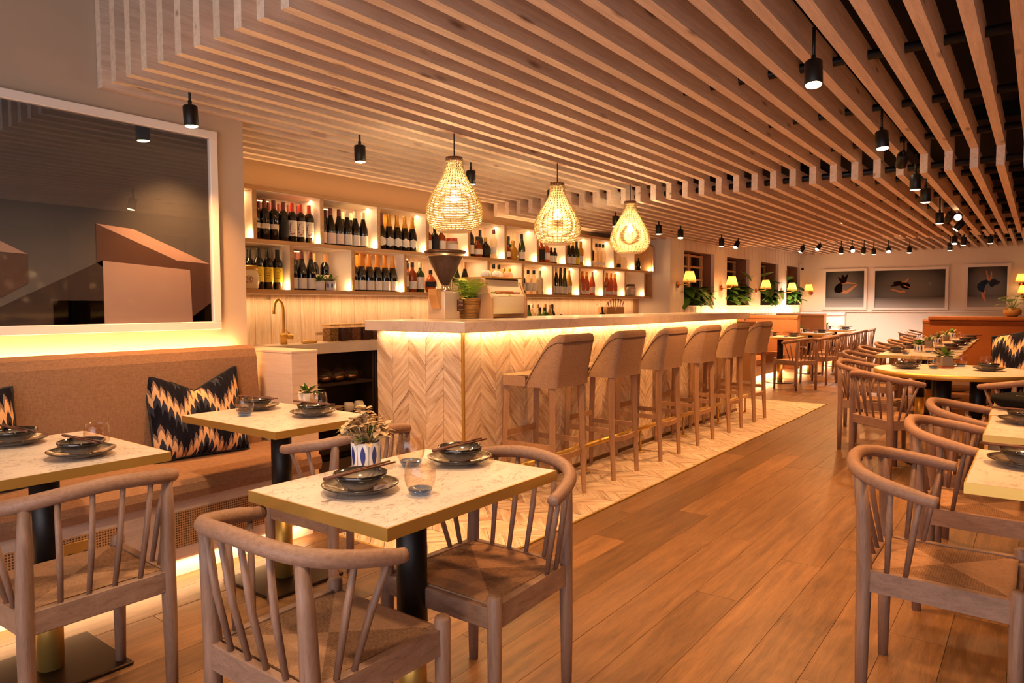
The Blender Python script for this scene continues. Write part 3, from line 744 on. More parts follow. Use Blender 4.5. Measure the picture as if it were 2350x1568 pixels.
# ------------------------------------------------------------------ woven pendant lamps over the bar
def pendant_proto():
    t = thing('pendant_lamp', 'x', 'lamp', (0, 0, 0), 0, 'woven teardrop pendants over the bar')
    prof = [(0, .055), (.03, .056), (.06, .060), (.10, .072), (.14, .092), (.18, .117), (.22, .142), (.26, .164), (.30, .181), (.34, .190), (.37, .192), (.40, .187), (.43, .173), (.455, .150), (.475, .122), (.485, .108)]
    def rad(d):
        for (a, r1), (b, r2) in zip(prof, prof[1:]):
            if a <= d <= b: return r1+(r2-r1)*(d-a)/(b-a)
        return prof[-1][1]
    top = 0.0; M = Mat('pendant_weave'); tr = M.n('ShaderNodeBsdfTranslucent', i_Color=hexc('#f2d999'))
    mx = M.n('ShaderNodeMixShader', i_0=.25, i_1=M.b.outputs[0], i_2=tr.outputs[0]); M.set(Base_Color=hexc('#d9c48c'), Roughness=.6)
    M.t.links.new(mx.outputs[0], M.t.nodes['Material Output'].inputs['Surface'])
    m = MB(); NR = 46; NS = 56
    for k in range(NR):
        d = .004+.478*k/(NR-1); pts = []
        v = []; f = []; hz = .0035
        for j in range(NS):
            a = 2*math.pi*j/NS; r = rad(d)+(.0028 if (j+k) % 2 else -.0028)
            for (dr, dz) in ((.0022, -hz), (.0022, hz), (-.0022, hz), (-.0022, -hz)): v.append(((r+dr)*math.cos(a), (r+dr)*math.sin(a), top-d+dz))
        for j in range(NS):
            q = (j+1) % NS
            for e in range(4): f.append((j*4+e, q*4+e, q*4+(e+1) % 4, j*4+(e+1) % 4))
        m.add(v, f, False)
    m.build('weave', M.m, t, kind='stuff')
    rb = MB()
    for j in range(28):
        a = 2*math.pi*(j+.5)/28; rb.tube([(rad(d)*math.cos(a), rad(d)*math.sin(a), top-d) for d in [x*.0485 for x in range(11)]], .0024, 4, False)
    rb.build('rib', plain('cane_rib', '#6e431d', .8), t, kind='stuff')
    MB().lathe([(.108, 0), (.112, .004), (.108, .008)], 32, (0, 0, top-.49)).build('lower_ring', plain('pendant_rim', '#fff0c8', .5), t)
    MB().lathe([(.057, -.012), (.060, .0), (.057, .012), (.0, .014)], 24, (0, 0, top)).build('cap', plain('rattan_cap', '#6a3b20', .6), t)
    MB().tube([(0, 0, top+.01), (0, 0, .46)], .0045, 6).build('cord', BLACK, t)
    MB().lathe([(0, -.045), (.022, -.035), (.03, -.01), (.025, .015), (.012, .035), (.012, .05)], 16, (0, 0, top-.25)).build('bulb', plain('filament_bulb', '#ffe6b0', .5, 0, 45, ec='#ffd890'), t)
    return t
pp = pendant_proto()
for i, x in enumerate((3.366, 4.555, 5.757)):
    lab = 'woven teardrop pendant lamp, %s over the bar from the chevron corner' % ORD[i]
    if i == 0: pp.location = (x, 3.0, 2.178); pp.scale = (.9375,)*3; pp['label'] = lab
    else: copy_tree(pp, (x, 3.0, 2.178), R(40*i), lab)
    light('POINT', (x, 3.0, 1.935), 42, (1, .72, .40), .04, name='pendant_light')

# ------------------------------------------------------------------ black spotlights hanging between the slats
SPOTS = [  # x, y, top z, tilt (deg), heading, lit watt, label
    (1.912, 3.513, 2.42, 3, 0, 60, 'lit black spotlight above the large picture'),
    (3.04, 3.52, 2.42, 2, 0, 26, 'black spotlight between the large picture and the woven pendants'),
    (4.117, 3.50, 2.42, 6, 40, 22, 'black spotlight half behind the first woven pendant'),
    (5.24, 3.516, 2.42, 2, 0, 22, 'black spotlight half behind the second woven pendant'),
    (6.4, 3.50, 2.30, 2, 0, 22, 'black spotlight just under the slat step, between two pendants'),
    (7.413, 3.50, 2.30, 2, 0, 22, 'black spotlight above the last shelf bays'),
    (8.06, 3.517, 2.30, 12, 200, 22, 'tilted black spotlight before the shelf end'),
    (9.474, 3.533, 2.30, 2, 0, 20, 'upright black spotlight above the first planted window'),
    (10.126, 3.53, 2.30, 35, 160, 0, 'strongly tilted black spotlight above the planted windows'),
    (3.109, .779, 2.395, 11, 200, 40, 'large black spotlight nearest the camera over the aisle'),
    (4.597, .768, 2.395, 10, 215, 34, 'second black spotlight over the aisle, slightly tilted'),
    (5.50, .78, 2.42, 48, 20, 0, 'black spotlight over the aisle tipped sideways at the slat step'),
    (5.62, .72, 2.29, 3, 0, 30, 'lit black spotlight just below the slat step over the aisle'),
    (6.203, .724, 2.27, 3, 0, 30, 'lit black spotlight after the slat step over the aisle'),
    (7.911, .80, 2.27, 3, 0, 30, 'upright black spotlight over the joined tables'),
    (8.3, .74, 2.30, 50, 30, 0, 'black spotlight tipped sideways over the joined tables'),
    (8.6, .70, 2.30, 75, 180, 0, 'glaring black spotlight aimed back at the camera'),
    (9.3, .72, 2.30, 40, 100, 0, 'tilted black spotlight in the cluster by the joined tables'),
    (11.2, .95, 2.30, 14, 180, 18, 'lowest black spotlight in the cluster before the middle dancer picture'),
    (11.4, .86, 2.30, 15, 20, 0, 'black spotlight leaning beside the lowest one of the cluster'),
    (12.2, .60, 2.36, 2, 0, 18, 'small black spotlight above the dancer picture with raised arms'),
    (11.6, 3.0, 2.30, 30, 120, 12, 'tiny lit spotlight tilted under the far slats near the window wall'),
    (12.2, 2.9, 2.36, 40, 150, 12, 'second tiny lit spotlight under the far slats'),
    (13.0, 2.75, 2.36, 2, 0, 12, 'small upright spotlight left of the tilted pair in the far corner'),
    (13.1, 2.6, 2.36, 50, 200, 12, 'small lit spotlight tilted left in the far corner'),
    (13.3, 2.45, 2.36, 22, 30, 12, 'small lit spotlight leaning right in the far corner'),
    (13.6, 2.35, 2.36, 2, 0, 12, 'small upright spotlight low in the far corner group'),
    (13.6, 2.12, 2.36, 45, 190, 12, 'small lit spotlight tilted before the first dancer picture'),
    (13.6, 1.80, 2.36, 8, 160, 12, 'small lit spotlight before the gap of the dancer pictures'),
    (13.4, 1.20, 2.36, 2, 0, 12, 'small unlit spotlight above the middle dancer picture'),
]
def spot_proto():
    t = thing('spotlight', 'x', 'spotlight', (0, 0, 0), 0, 'black spotlights on the slatted ceiling')
    MB().tube([(0, 0, 0), (0, 0, -.145)], .007, 8).tube([(0, 0, -.115), (0, 0, -.15)], .010, 8).build('stem', BLACK, t)
    h = MB().lathe([(.0, .0), (.030, .0), (.036, -.006), (.036, -.10), (.033, -.104), (.031, -.095)], 20, cap=False).build('head', BLACK, t, (0, 0, -.14))
    MB().lathe([(.0325, -.100), (.030, -.106), (.018, -.110), (.0, -.111)], 18, cap=False).build('lens', LENS, h)
    return t
sp = spot_proto(); sp_list = []
for i, (x, y, z, tilt, hd, pw, lab) in enumerate(SPOTS):
    o = sp if i == 0 else copy_tree(sp, (x, y, z), 0, lab)
    o.location = (x, y, z); o['label'] = lab; sp_list.append((o, tilt, hd, pw))
for o, tilt, hd, pw in sp_list:
    o.rotation_euler = (0, 0, R(hd)); h = [c for c in o.children if c.name.startswith('head')][0]; h.rotation_euler = (0, R(-tilt), 0)
    if pw:
        p = Vector(o.location)+Vector((0, 0, -.25)); l = light('SPOT', p, pw*1.5, WARM, .035, None, (0, R(-tilt), R(hd)), 105, .8, 'spot_and_fill_beam')

# ------------------------------------------------------------------ wall sconces with fringed shades
FR = Mat('fringe_shade'); FR.set(Base_Color=hexc('#e8c88e'), Roughness=.7)
_tr = FR.n('ShaderNodeBsdfTranslucent', i_Color=hexc('#ffd489')); _mx = FR.n('ShaderNodeMixShader', i_0=.55, i_1=FR.b.outputs[0], i_2=_tr.outputs[0])
FR.t.links.new(_mx.outputs[0], FR.t.nodes['Material Output'].inputs['Surface'])
def sconce_proto():
    t = thing('wall_sconce', 'x', 'lamp', (0, 0, 0), 0, 'brass wall sconces with fringed shades')
    MB().lathe([(.045, 0), (.045, .01), (.02, .022)], 20).build('wall_plate', plain('copper_plate', '#a8552a', .35, 1), t, (0, 0, 0), (R(90), 0, 0))
    MB().tube([(0, -.02, 0), (0, -.16, 0), (0, -.185, .015), (0, -.185, .06)], .007, 8).build('arm', BRASS, t)
    m = MB(); v = []; f = []; n = 40
    for j in range(n):
        a = 2*math.pi*j/n; k = 1+.06*(j % 2)
        v += [(.055*k*math.cos(a), -.185+.055*k*math.sin(a), .195), (.092*k*math.cos(a), -.185+.092*k*math.sin(a), .055)]
    for j in range(n): q = (j+1) % n; f.append((2*j, 2*q, 2*q+1, 2*j+1))
    sh = m.add(v, f).build('shade', FR.m, t)
    m = MB()
    for j in range(36):
        a = 2*math.pi*j/36; m.box(.093*math.cos(a)-.002, -.185+.093*math.sin(a)-.002, .03, .093*math.cos(a)+.002, -.185+.093*math.sin(a)+.002, .058)
    m.build('fringe', FR.m, sh, kind='stuff')
    MB().lathe([(0, .075), (.018, .085), (.022, .11), (.012, .135), (0, .14)], 12, (0, -.185, 0)).build('bulb', GLOW, t)
    return t
sc = sconce_proto()
SC = [(9.74, 4.288, 1.545, 0, 'beside the first planted window'), (11.5, 4.288, 1.525, 0, 'between the first and second planted windows'), (13.3, 4.288, 1.51, 0, 'between the second and third planted windows'),
      (15.03, 4.288, 1.50, 0, 'between the third and fourth planted windows'), (XF-.012, 4.12, 1.50, -90, 'on the far wall by the corner'), (XF-.012, .30, 1.62, -90, 'on the far wall past the dancer with raised arms')]
for i, (x, y, z, h, w) in enumerate(SC):
    lab = 'brass sconce with fringed shade '+w
    o = sc if i == 0 else copy_tree(sc, (x, y, z), R(h), lab)
    o.location = (x, y, z); o.rotation_euler.z = R(h); o['label'] = lab
    d = Matrix.Rotation(R(h), 3, 'Z') @ Vector((0, -.185, .11))
    light('POINT', (x+d.x, y+d.y, z+d.z), 15, (1, .60, .26), .02, name='sconce_light')
o = copy_tree(sc, (XF-.012, .26, 1.40), R(-90), 'lower fringed sconce right under the upper one on the far wall')

# ------------------------------------------------------------------ cushions
def cushion(name, label, loc, rot, w=.46, h=.44, th=.15, dent=.10):
    t = thing(name, label, 'cushion', loc, 0, 'zigzag cushions'); t.rotation_euler = rot
    n = 20; v = []; f = []
    for side in (1, -1):
        for i in range(n+1):
            for j in range(n+1):
                u, q = -1+2*i/n, -1+2*j/n
                pinch = 1-.05*(1-u*u)-.0; x = u*w/2*(1-.05*(1-q*q)); z = q*h/2*(1-.045*(1-u*u)) if q < 0 else q*h/2
                if q > -.2: z -= dent*max(0, (q+.2)/1.2)*max(0, 1-abs(u)*1.05)**1.0
                y = side*th/2*((1-u**4)*(1-q**4))**.55*(1-.35*max(0, q)*max(0, 1-abs(u)*1.6))
                v.append((x, y, z+h/2))
    k = (n+1)**2
    for sd in (0, 1):
        for i in range(n):
            for j in range(n):
                a = sd*k+i*(n+1)+j; q = (a, a+n+1, a+n+2, a+1); f.append(q if sd else tuple(reversed(q)))
    m = MB().add(v, f, True); m.build('cover', ZIG, t)
    edge = [v[i*(n+1)] for i in range(n+1)]+[v[n*(n+1)+j] for j in range(1, n+1)]+[v[i*(n+1)+n] for i in range(n-1, -1, -1)]+[v[j] for j in range(n-1, -1, -1)]
    MB().tube(edge, .006, 6).build('piping', plain('navy_piping', '#15151b', .8), t); return t
cushion('zigzag_cushion', 'navy and tan zigzag cushion with a chopped top, against the banquette end', (1.93, 3.50, .462), (R(-17), 0, R(-6)), .50, .47, .16, .12)
cushion('zigzag_cushion', 'navy and tan zigzag cushion at the picture edge of the banquette, behind the set table', (.87, 3.49, .462), (R(-15), 0, R(4)), .52, .45, .15, .06)
cushion('zigzag_cushion', 'black and gold zigzag cushion on the bench behind the round table', (6.78, .06, .425), (R(-10), 0, R(-112)), .62, .56, .16, -.06)

# ------------------------------------------------------------------ tableware
def lathe_mesh(name, prof, mat, seg=28, cap=True):
    me = MB().lathe(prof, seg, cap=cap).mesh(name); me.materials.append(mat); return me
PLATE = lathe_mesh('plate', [(.045, 0), (.05, .002), (.085, .012), (.104, .021), (.105, .024), (.100, .0235), (.08, .016), (.045, .008), (0, .007)], GLAZE, 36)
BOWL = lathe_mesh('bowl', [(.034, 0), (.036, .004), (.055, .014), (.070, .033), (.0735, .045), (.071, .046), (.065, .034), (.048, .017), (.02, .010), (0, .009)], GLAZE, 32)
WOODC = plain('dark_chopstick', '#5a2f1c', .45)
CHOP = MB().tube([(-.125, 0, 0), (.125, 0, 0)], [.0045, .0028], 6).mesh('chopstick'); CHOP.materials.append(WOODC)
def glass_proto():
    t = thing('tumbler', 'x', 'glass', (0, 0, 0), 0, 'water tumblers')
    MB().lathe([(.024, .004), (.030, .010), (.040, .030), (.0435, .050), (.0415, .072), (.036, .090), (.0352, .0905), (.0345, .089), (.0395, .071), (.0415, .050), (.038, .031), (.028, .013), (0, .012)], 32, cap=False).build('wall', GLASSC, t)
    MB().lathe([(.0, .0005), (.024, .0005), (.0295, .008), (.0335, .016), (.031, .018), (.026, .0125), (0, .0115)], 28, cap=False).build('base', GLASSB, t)
    return t
GP = glass_proto(); GP_used = [False]
POTW = plain('pot_cream', '#e9e0d6', .35); POTB = plain('pot_blue_motif', '#20307c', .35); POTL = plain('pot_line', '#3b3536', .5); SOIL = plain('potting_soil', '#2b1a10', .95)
GREY = plain('grey_pot', '#7c7068', .7)
def leaf_shape(L, w, droop, fold=.2, n=5):
    v = []; f = []
    for i in range(n+1):
        s = i/n; ww = w*math.sin(math.pi*min(1, s*.92+.06))**.8; z = -droop*s*s; x = L*s
        v += [(x, -ww, z+fold*ww), (x, 0, z), (x, ww, z+fold*ww)]
    for i in range(n):
        a = i*3; f += [(a, a+3, a+4, a+1), (a+1, a+4, a+5, a+2)]
    return v, f
def put_leaf(m, base, az, el, L, w, droop=.02, fold=.25):
    v, f = leaf_shape(L, w, droop, fold); Rm = Matrix.Rotation(az, 3, 'Z') @ Matrix.Rotation(-el, 3, 'Y'); b = Vector(base)
    m.add([b+Rm @ Vector(q) for q in v], f, True)
def small_pot(label, loc, style, seed, grp='small potted plants on the tables', flower=False, sc=1.0):
    r5 = random.Random(seed); t = thing('potted_plant', label, 'plant', loc, r5.random()*6, grp); t.scale = (sc,)*3
    if style == 'cube':
        p = MB().box(-.036, -.036, .008, .036, .036, .075, .004).build('pot', GREY, t); MB().box(-.04, -.04, 0, .04, .04, .009, .002).build('saucer', plain('terracotta_saucer', '#9a5a3a', .7), t); h = .075
    else:
        p = MB().lathe([(.032, 0), (.036, .004), (.0395, .07), (.037, .072), (.035, .06), (0, .058)], 28).build('pot', POTW if style != 'dots' else plain('pot_speckle', '#c9bba8', .6), t); h = .07
        if style == 'petal':
            m1 = MB(); m2 = MB()
            for k in range(8):
                a = 2*math.pi*k/8
                def P_(da, z): r = .0366+.0003+ (.0395-.036)*(z-.004)/.066+.0004; return (r*math.cos(a+da), r*math.sin(a+da), z)
                hz = [.012, .022, .034, .046, .056, .064]; hw = [0, .11, .17, .16, .09, 0]
                v = [P_(-w_, z) for z, w_ in zip(hz, hw)]+[P_(w_, z) for z, w_ in zip(hz, hw)]
                m1.add(v, [(i, i+6, i+7, i+1) for i in range(5)])
                b = math.pi/8; m2.add([P_(b-.012, .004), P_(b+.012, .004), P_(b+.012, .068), P_(b-.012, .068)], [(0, 1, 2, 3)])
            m1.build('petal_motif', POTB, p); m2.build('line_motif', POTL, p)
    MB().lathe([(0, h-.008), (.033, h-.008)], 16, cap=False).build('soil', SOIL, t)
    for k in range(16 if flower else 18):
        az, el = r5.uniform(0, 6.28), r5.uniform(.15, 1.25); rr = .012*r5.random()
        m = MB(); L = r5.uniform(.045, .085); put_leaf(m, (rr*math.cos(az), rr*math.sin(az), h-.006+.012*r5.random()), az, el, L, r5.uniform(.010, .017), .02)
        m.build('leaf', (LEAF if r5.random() < (.45 if flower else .75) else POTP), t)
    if flower:
        for k in range(44):
            az = r5.uniform(0, 6.28); rr = .056*math.sqrt(r5.random()); m = MB(); c = Vector((rr*math.cos(az), rr*math.sin(az), h+.075-.9*rr+.016*r5.uniform(-1, 1)))
            m.tube([(c.x*.3, c.y*.3, h-.005), c], .001, 4)
            for q in range(3): put_leaf(m, c, az+2.1*q+r5.random(), r5.uniform(-.2, .8), .024, .010, .008, .3)
            m.build('leaf', POTP, t)
    return t
def setting(x, y, where, a, table_z=.7405, bowl=True, near=True):
    p = inst('plate', PLATE, None, (x, y, table_z)); tag(p, 'dark-rimmed glazed plate '+where, 'plate', 'glazed plates on the tables')
    b = inst('bowl', BOWL, None, (x, y, table_z+.0085)); tag(b, 'glazed bowl resting on the plate '+where, 'bowl', 'glazed bowls on the tables')
    for k, dy in enumerate((-.006, .007)):
        c = inst('chopstick', CHOP, None, (x-dy*math.sin(a)+.0, y+dy*math.cos(a), table_z+.059), (0, 0, a+dy*6)); tag(c, ('near' if k == 0 else 'far')+' chopstick over the bowl '+where, 'chopstick', 'chopsticks on the bowls')
def tumbler(x, y, where, sc=1.0, z=.7405):
    lab = 'clear blue-based tumbler '+where
    if not GP_used[0]: GP.location = (x, y, z); GP['label'] = lab; GP_used[0] = True; o = GP
    else: o = copy_tree(GP, (x, y, z), rnd.random()*6, lab)
    o.scale = (sc, sc, sc)
setting(1.262, 1.478, 'on the nearest table, beside the camera-side tumbler', .04)
setting(1.688, 1.490, 'on the nearest table, toward the bar stools', -.0)
tumbler(1.337, 1.323, 'at the front of the nearest table', 1.0); tumbler(1.56, 1.585, 'at the back of the nearest table', 1.06)
small_pot('blossoming plant in a white pot with blue petal motifs on the nearest table', (1.455, 1.675, .7405), 'petal', 4, flower=True, sc=1.2)
setting(.998, 2.60, 'under the big picture, at the aisle edge', -1.5); setting(.94, 3.03, 'under the big picture, by the banquette', -1.5)
tumbler(1.085, 2.69, 'on the table under the big picture', 1.0)
setting(2.02, 2.69, 'beside the sink end block, at the aisle edge', -1.45); setting(1.98, 3.08, 'beside the sink end block, by the banquette', -1.4)
tumbler(1.823, 2.936, 'by the zigzag cushion, on the table beside the end block', .98); tumbler(2.135, 2.80, 'before the speckled pot, on the table beside the end block', .98)
small_pot('green plant in a speckled pot on the table beside the end block', (2.145, 2.90, .7405), 'dots', 9, sc=1.1)
setting(2.70, .02, 'on the first aisle-edge table', 1.5); setting(3.66, .03, 'on the second aisle-edge table', 1.45); setting(4.22, .01, 'on the third aisle-edge table', 1.4)
setting(6.30, .84, 'on the round table, aisle side', .2); setting(6.42, .30, 'on the round table, bench side', 0); setting(6.72, .62, 'on the round table, far side', 1.2)
for i, (x, y) in enumerate(((6.38, .66), (6.56, .80), (6.72, .50), (6.70, .33))): tumbler(x, y, 'on the round table, %s round from the small pot' % ORD[i])
small_pot('leafy plant in a grey cube pot on the round table', (6.53, .60, .7405), 'cube', 14, sc=1.25)
for i, x in enumerate(rows):
    w = 'on the %s joined table' % ORD[i]
    setting(x+.05, 1.18, w+', chair side', 1.4); setting(x+.1, .78, w+', bench side', 1.7)
    tumbler(x-.16, 1.08, w+', chair side'); tumbler(x+.24, .92, w+', bench side')
    small_pot('leafy plant in a %s pot %s' % (('striped' if i % 2 == 0 else 'grey cube'), w), (x+.28, 1.02, .7405), 'petal' if i % 2 == 0 else 'cube', 30+i, sc=1.1)
for i, x in enumerate(bt):
    w = 'on the %s booth table' % ORD[i]
    setting(x-.02, 3.10, w+', aisle side', 1.5); setting(x+.08, 3.46, w+', booth side', 1.5)
    tumbler(x-.22, 3.16, w+', aisle side'); tumbler(x+.2, 3.2, w+', booth side'); small_pot('small potted plant '+w, (x-.2, 3.42, .7405), 'petal' if i == 1 else 'cube', 50+i, sc=1.1)

# ------------------------------------------------------------------ bottles on the shelf
GD = plain('dark_bottle_glass', '#120b08', .08, 0, 0, Coat_Weight=.5); GG = plain('green_bottle_glass', '#2c3d14', .08, 0, 0, Coat_Weight=.5)
GC = glass('clear_bottle_glass', '#f6efe4', .02); GA = plain('amber_spirit', '#a8481a', .1, 0, 0, Transmission_Weight=.35); GR = plain('rose_wine', '#d9622f', .1, 0, 0, Transmission_Weight=.3)
GY = plain('golden_spirit', '#e0a436', .1, 0, 0, Transmission_Weight=.35); GE = plain('emerald_bottle_glass', '#4c7a2a', .1, 0, 0, Transmission_Weight=.3); GB = plain('pale_gin_glass', '#d4c6aa', .08, 0, 0, Transmission_Weight=.6)
LBW = plain('cream_label', '#f0e4d0', .7); LBY = plain('yellow_label', '#f0d23c', .7); LBK = plain('black_label', '#1a1413', .7); LBP = plain('blush_label', '#ecd2bd', .7)
CPM = plain('maroon_capsule', '#7a3a34', .4); CPR = plain('red_capsule', '#d2472f', .4); CPG = plain('gold_foil', '#d9a13c', .35, .7); CPO = plain('orange_foil', '#d98a2e', .4, .4); CPC = plain('cream_capsule', '#efe0bd', .45); CPK = plain('black_capsule', '#1b1512', .4); CPY = plain('yellow_cap', '#e6b32e', .45); CPT = plain('tan_cork', '#c98f5a', .7)
PROF = {
    'bordeaux': [(.030, 0), (.0375, .004), (.0378, .19), (.034, .212), (.0165, .236), (.0145, .25), (.0145, .296), (0, .298)],
    'burgundy': [(.032, 0), (.0405, .005), (.0405, .135), (.036, .165), (.022, .215), (.0152, .25), (.0145, .296), (0, .298)],
    'champagne': [(.034, 0), (.044, .006), (.0445, .12), (.040, .155), (.024, .215), (.017, .25), (.0155, .285), (.0175, .298), (.0165, .312), (0, .314)],
    'spirit': [(.034, 0), (.0415, .004), (.0415, .155), (.038, .175), (.0175, .198), (.0150, .21), (.0150, .265), (0, .267)],
    'tall': [(.030, 0), (.0375, .004), (.0375, .185), (.034, .205), (.0165, .225), (.0155, .30), (0, .302)],
    'round': [(.030, 0), (.050, .010), (.058, .06), (.054, .105), (.035, .14), (.018, .155), (.016, .20), (0, .202)],
    'flute': [(.028, 0), (.036, .004), (.036, .09), (.028, .17), (.018, .23), (.0145, .26), (.0145, .32), (0, .322)],
    'small': [(.024, 0), (.030, .003), (.030, .11), (.027, .125), (.012, .15), (.011, .18), (0, .182)],
    'jar': [(.05, 0), (.066, .006), (.07, .05), (.066, .12), (.054, .135), (.054, .16), (0, .162)],
}
NECK = {'bordeaux': (.228, .0185, .299), 'burgundy': (.238, .0185, .299), 'champagne': (.205, .0275, .315), 'spirit': (.228, .0165, .272), 'tall': (.262, .0175, .306), 'round': (.172, .019, .212), 'flute': (.262, .0165, .324), 'small': (.150, .0135, .186), 'jar': (.137, .058, .166)}
BCACHE = {}
def bottle(x, y, z, shape, gm, lm, cm, label, group, lab=(.03, .115), rz=0, oval=False, cat='bottle', extra=None):
    key = (shape, gm.name, lm.name if lm else '', cm.name if cm else '', lab, oval)
    if key not in BCACHE:
        b = lathe_mesh('glass_body', PROF[shape], gm, 18, cap=False); l = c = None
        if lm:
            pr = PROF[shape]; R0 = max(r for r, zz in pr if zz <= lab[1]+.02)+.0008
            def rr(zz):
                for (r1, z1), (r2, z2) in zip(pr, pr[1:]):
                    if z1 <= zz <= z2: return (r1+(r2-r1)*(zz-z1)/(z2-z1) if z2 > z1 else r1)+.0009
                return R0
            m = MB(); nz, na = 6, 10; v = []; f = []
            for i in range(nz+1):
                zz = lab[0]+(lab[1]-lab[0])*i/nz
                hw = 1.15 if not oval else 1.0*math.sqrt(max(.0, 1-((i/nz-.5)*2)**2))+.02
                for j in range(na+1): a = -math.pi/2-.55+hw*(-1+2*j/na); v.append((rr(zz)*math.cos(a), rr(zz)*math.sin(a), zz))
            for i in range(nz):
                for j in range(na): q = i*(na+1)+j; f.append((q, q+1, q+na+2, q+na+1))
            l = m.add(v, f, True).mesh('label'); l.materials.append(lm)
        if cm:
            z0, r0, z1 = NECK[shape]; pr = [(a+.0012, b) for a, b in PROF[shape] if z0 <= b and a > .001]
            pr = [(pr[0][0]+.0006 if pr else r0, z0)]+pr+[(pr[-1][0] if pr else r0, z1), (0, z1+.0006)]
            c = lathe_mesh('cap', pr, cm, 16, cap=False)
        BCACHE[key] = (b, l, c)
    b, l, c = BCACHE[key]; t = thing('jar' if shape == 'jar' else 'bottle', label, 'jar' if shape == 'jar' else cat, (x, y, z), rz, group)
    inst('glass_body', b, t)
    if l: inst('label', l, t)
    if c: inst('cap', c, t)
    return t
def bay(tier, name, front, back=(), z=None):
    """front / back: lists of (x, spec...) ordered from the sink end"""
    z = {'upper': ZU, 'lower': ZL}[tier]+.0005
    items = [(x, 4.585+(.0 if len(sp) < 6 else 0), sp, 'front') for x, *sp in front]+[(x, 4.70, sp, 'back') for x, *sp in back]
    for k, row in (('front', [i for i in items if i[3] == 'front']), ('rear', [i for i in items if i[3] == 'back'])):
        for n, (x, y, sp, _) in enumerate(row):
            shape, g, l, c = sp[0], sp[1], sp[2], sp[3]; la = sp[4] if len(sp) > 4 else (.03, .115); desc = sp[5] if len(sp) > 5 else 'bottle'
            bottle(x, y, z, shape, g, l, c, '%s, %s in %s row of %s %s bay' % (desc, ORD[n], k, name, tier), 'bottles on the lit shelf', la, 0, len(sp) > 6)
B_, W_ = 'bordeaux', 'burgundy'
bay('upper', 'first', [(2.80, W_, GD, LBW, CPM, (.02, .10), 'dark wine bottle cut off by the column')])
bay('upper', 'second', [(x, B_, GD, LBW, CPM, (.085, .122), 'dark wine bottle with cream band') for x in (2.965, 3.043, 3.121)]+[(3.203, B_, GD, LBK, CPM, (.03, .15), 'dark wine bottle turned aside')]+[(x, B_, GD, LBW, CPR, (.045, .165), 'red-capped wine bottle with floral label') for x in (3.281, 3.359, 3.437)],
    [(x, B_, GD, LBW, CPM, (.085, .122), 'maroon-capped wine bottle') for x in (2.99, 3.075, 3.16, 3.25, 3.335, 3.42)])
bay('upper', 'third', [(x, W_, GD, LBP, CPM, (.015, .10), 'maroon-capped wine bottle with blush label') for x in (3.56, 3.645, 3.73)]+[(x, W_, GD, LBW, CPC, (.015, .10), 'cream-capped wine bottle') for x in (3.815, 3.90, 3.985)],
    [(x, W_, GD, LBW, CPM if x < 3.8 else CPC, (.015, .10), 'burgundy-shaped wine bottle') for x in (3.60, 3.69, 3.86, 3.95)])
bay('upper', 'fourth', [(4.185, 'champagne', GD, LBW, CPM, (.03, .115), 'champagne bottle with maroon foil', 1)]+[(x, 'champagne', GD, LBW, CPG, (.03, .115), 'gold-foiled champagne bottle with oval label', 1) for x in (4.28, 4.375, 4.47, 4.565)])
bay('upper', 'fifth', [(4.76, 'spirit', GA, LBW, CPK, (.04, .12), 'amber spirit bottle'), (4.86, 'spirit', GD, LBK, CPK, (.04, .14), 'black whiskey bottle'), (4.955, 'spirit', GA, LBW, CPK, (.04, .13), 'square-labelled whiskey bottle'), (5.10, 'jar', GB, LBW, CPR, (.03, .11), 'large preserve jar with red lid')])
bay('upper', 'sixth', [(5.38, B_, GD, LBW, CPM, (.03, .12), 'dark bottle with cream label'), (5.485, 'round', GA, LBW, CPK, (.03, .085), 'squat cognac bottle'), (5.62, 'round', GD, LBK, CPG, (.03, .1), 'round dark decanter with gold top'), (5.755, 'tall', GC, LBW, CPM, (.05, .12), 'tall clear bottle with maroon cap')], [(5.42, B_, GD, LBK, CPK, (.03, .12), 'plain dark bottle'), (5.67, B_, GD, LBK, CPK, (.03, .12), 'plain dark bottle')])
bay('upper', 'seventh', [(5.96, 'round', GA, LBW, CPK, (.03, .085), 'squat brown bottle'), (6.09, 'round', GY, None, CPG, (.03, .09), 'golden round decanter'), (6.25, W_, GG, LBW, CPK, (.02, .1), 'dark green wine bottle')], [(6.16, 'spirit', GG, LBW, CPK, (.05, .13), 'green spirit bottle')])
bay('upper', 'eighth', [(6.53, 'spirit', GA, LBK, CPK, (.04, .14), 'amber spirit bottle with black label'), (6.63, 'spirit', GA, LBK, CPR, (.03, .15), 'red-capped amber bottle'), (6.73, 'spirit', GR, LBW, CPK, (.04, .12), 'coppery spirit bottle'), (6.83, 'small', GD, LBW, CPK, (.02, .09), 'small dark bottle with cream label'), (6.91, 'small', GD, LBW, CPK, (.02, .09), 'small dark bottle with cream label')])
bay('upper', 'ninth', [(x, W_, GD if i < 3 else GG, LBW if i != 3 else LBY, CPK if i != 2 else CPY, (.015, .10), 'sloping dark wine bottle') for i, x in enumerate((7.12, 7.21, 7.30, 7.39))]+[(7.49, 'tall', GY, LBW, CPG, (.05, .12), 'golden tall bottle')])
bay('upper', 'tenth', [(7.74, 'tall', plain('zebra_sleeve', '#ece2d2', .5), LBK, None, (.08, .2), 'black and white patterned sleeve bottle'), (7.87, 'tall', GC, LBW, CPK, (.03, .07), 'clear black-capped bottle'), (7.96, 'tall', GC, LBW, CPK, (.03, .07), 'clear black-capped bottle'), (8.05, 'tall', GC, LBW, CPK, (.03, .07), 'clear black-capped bottle')])
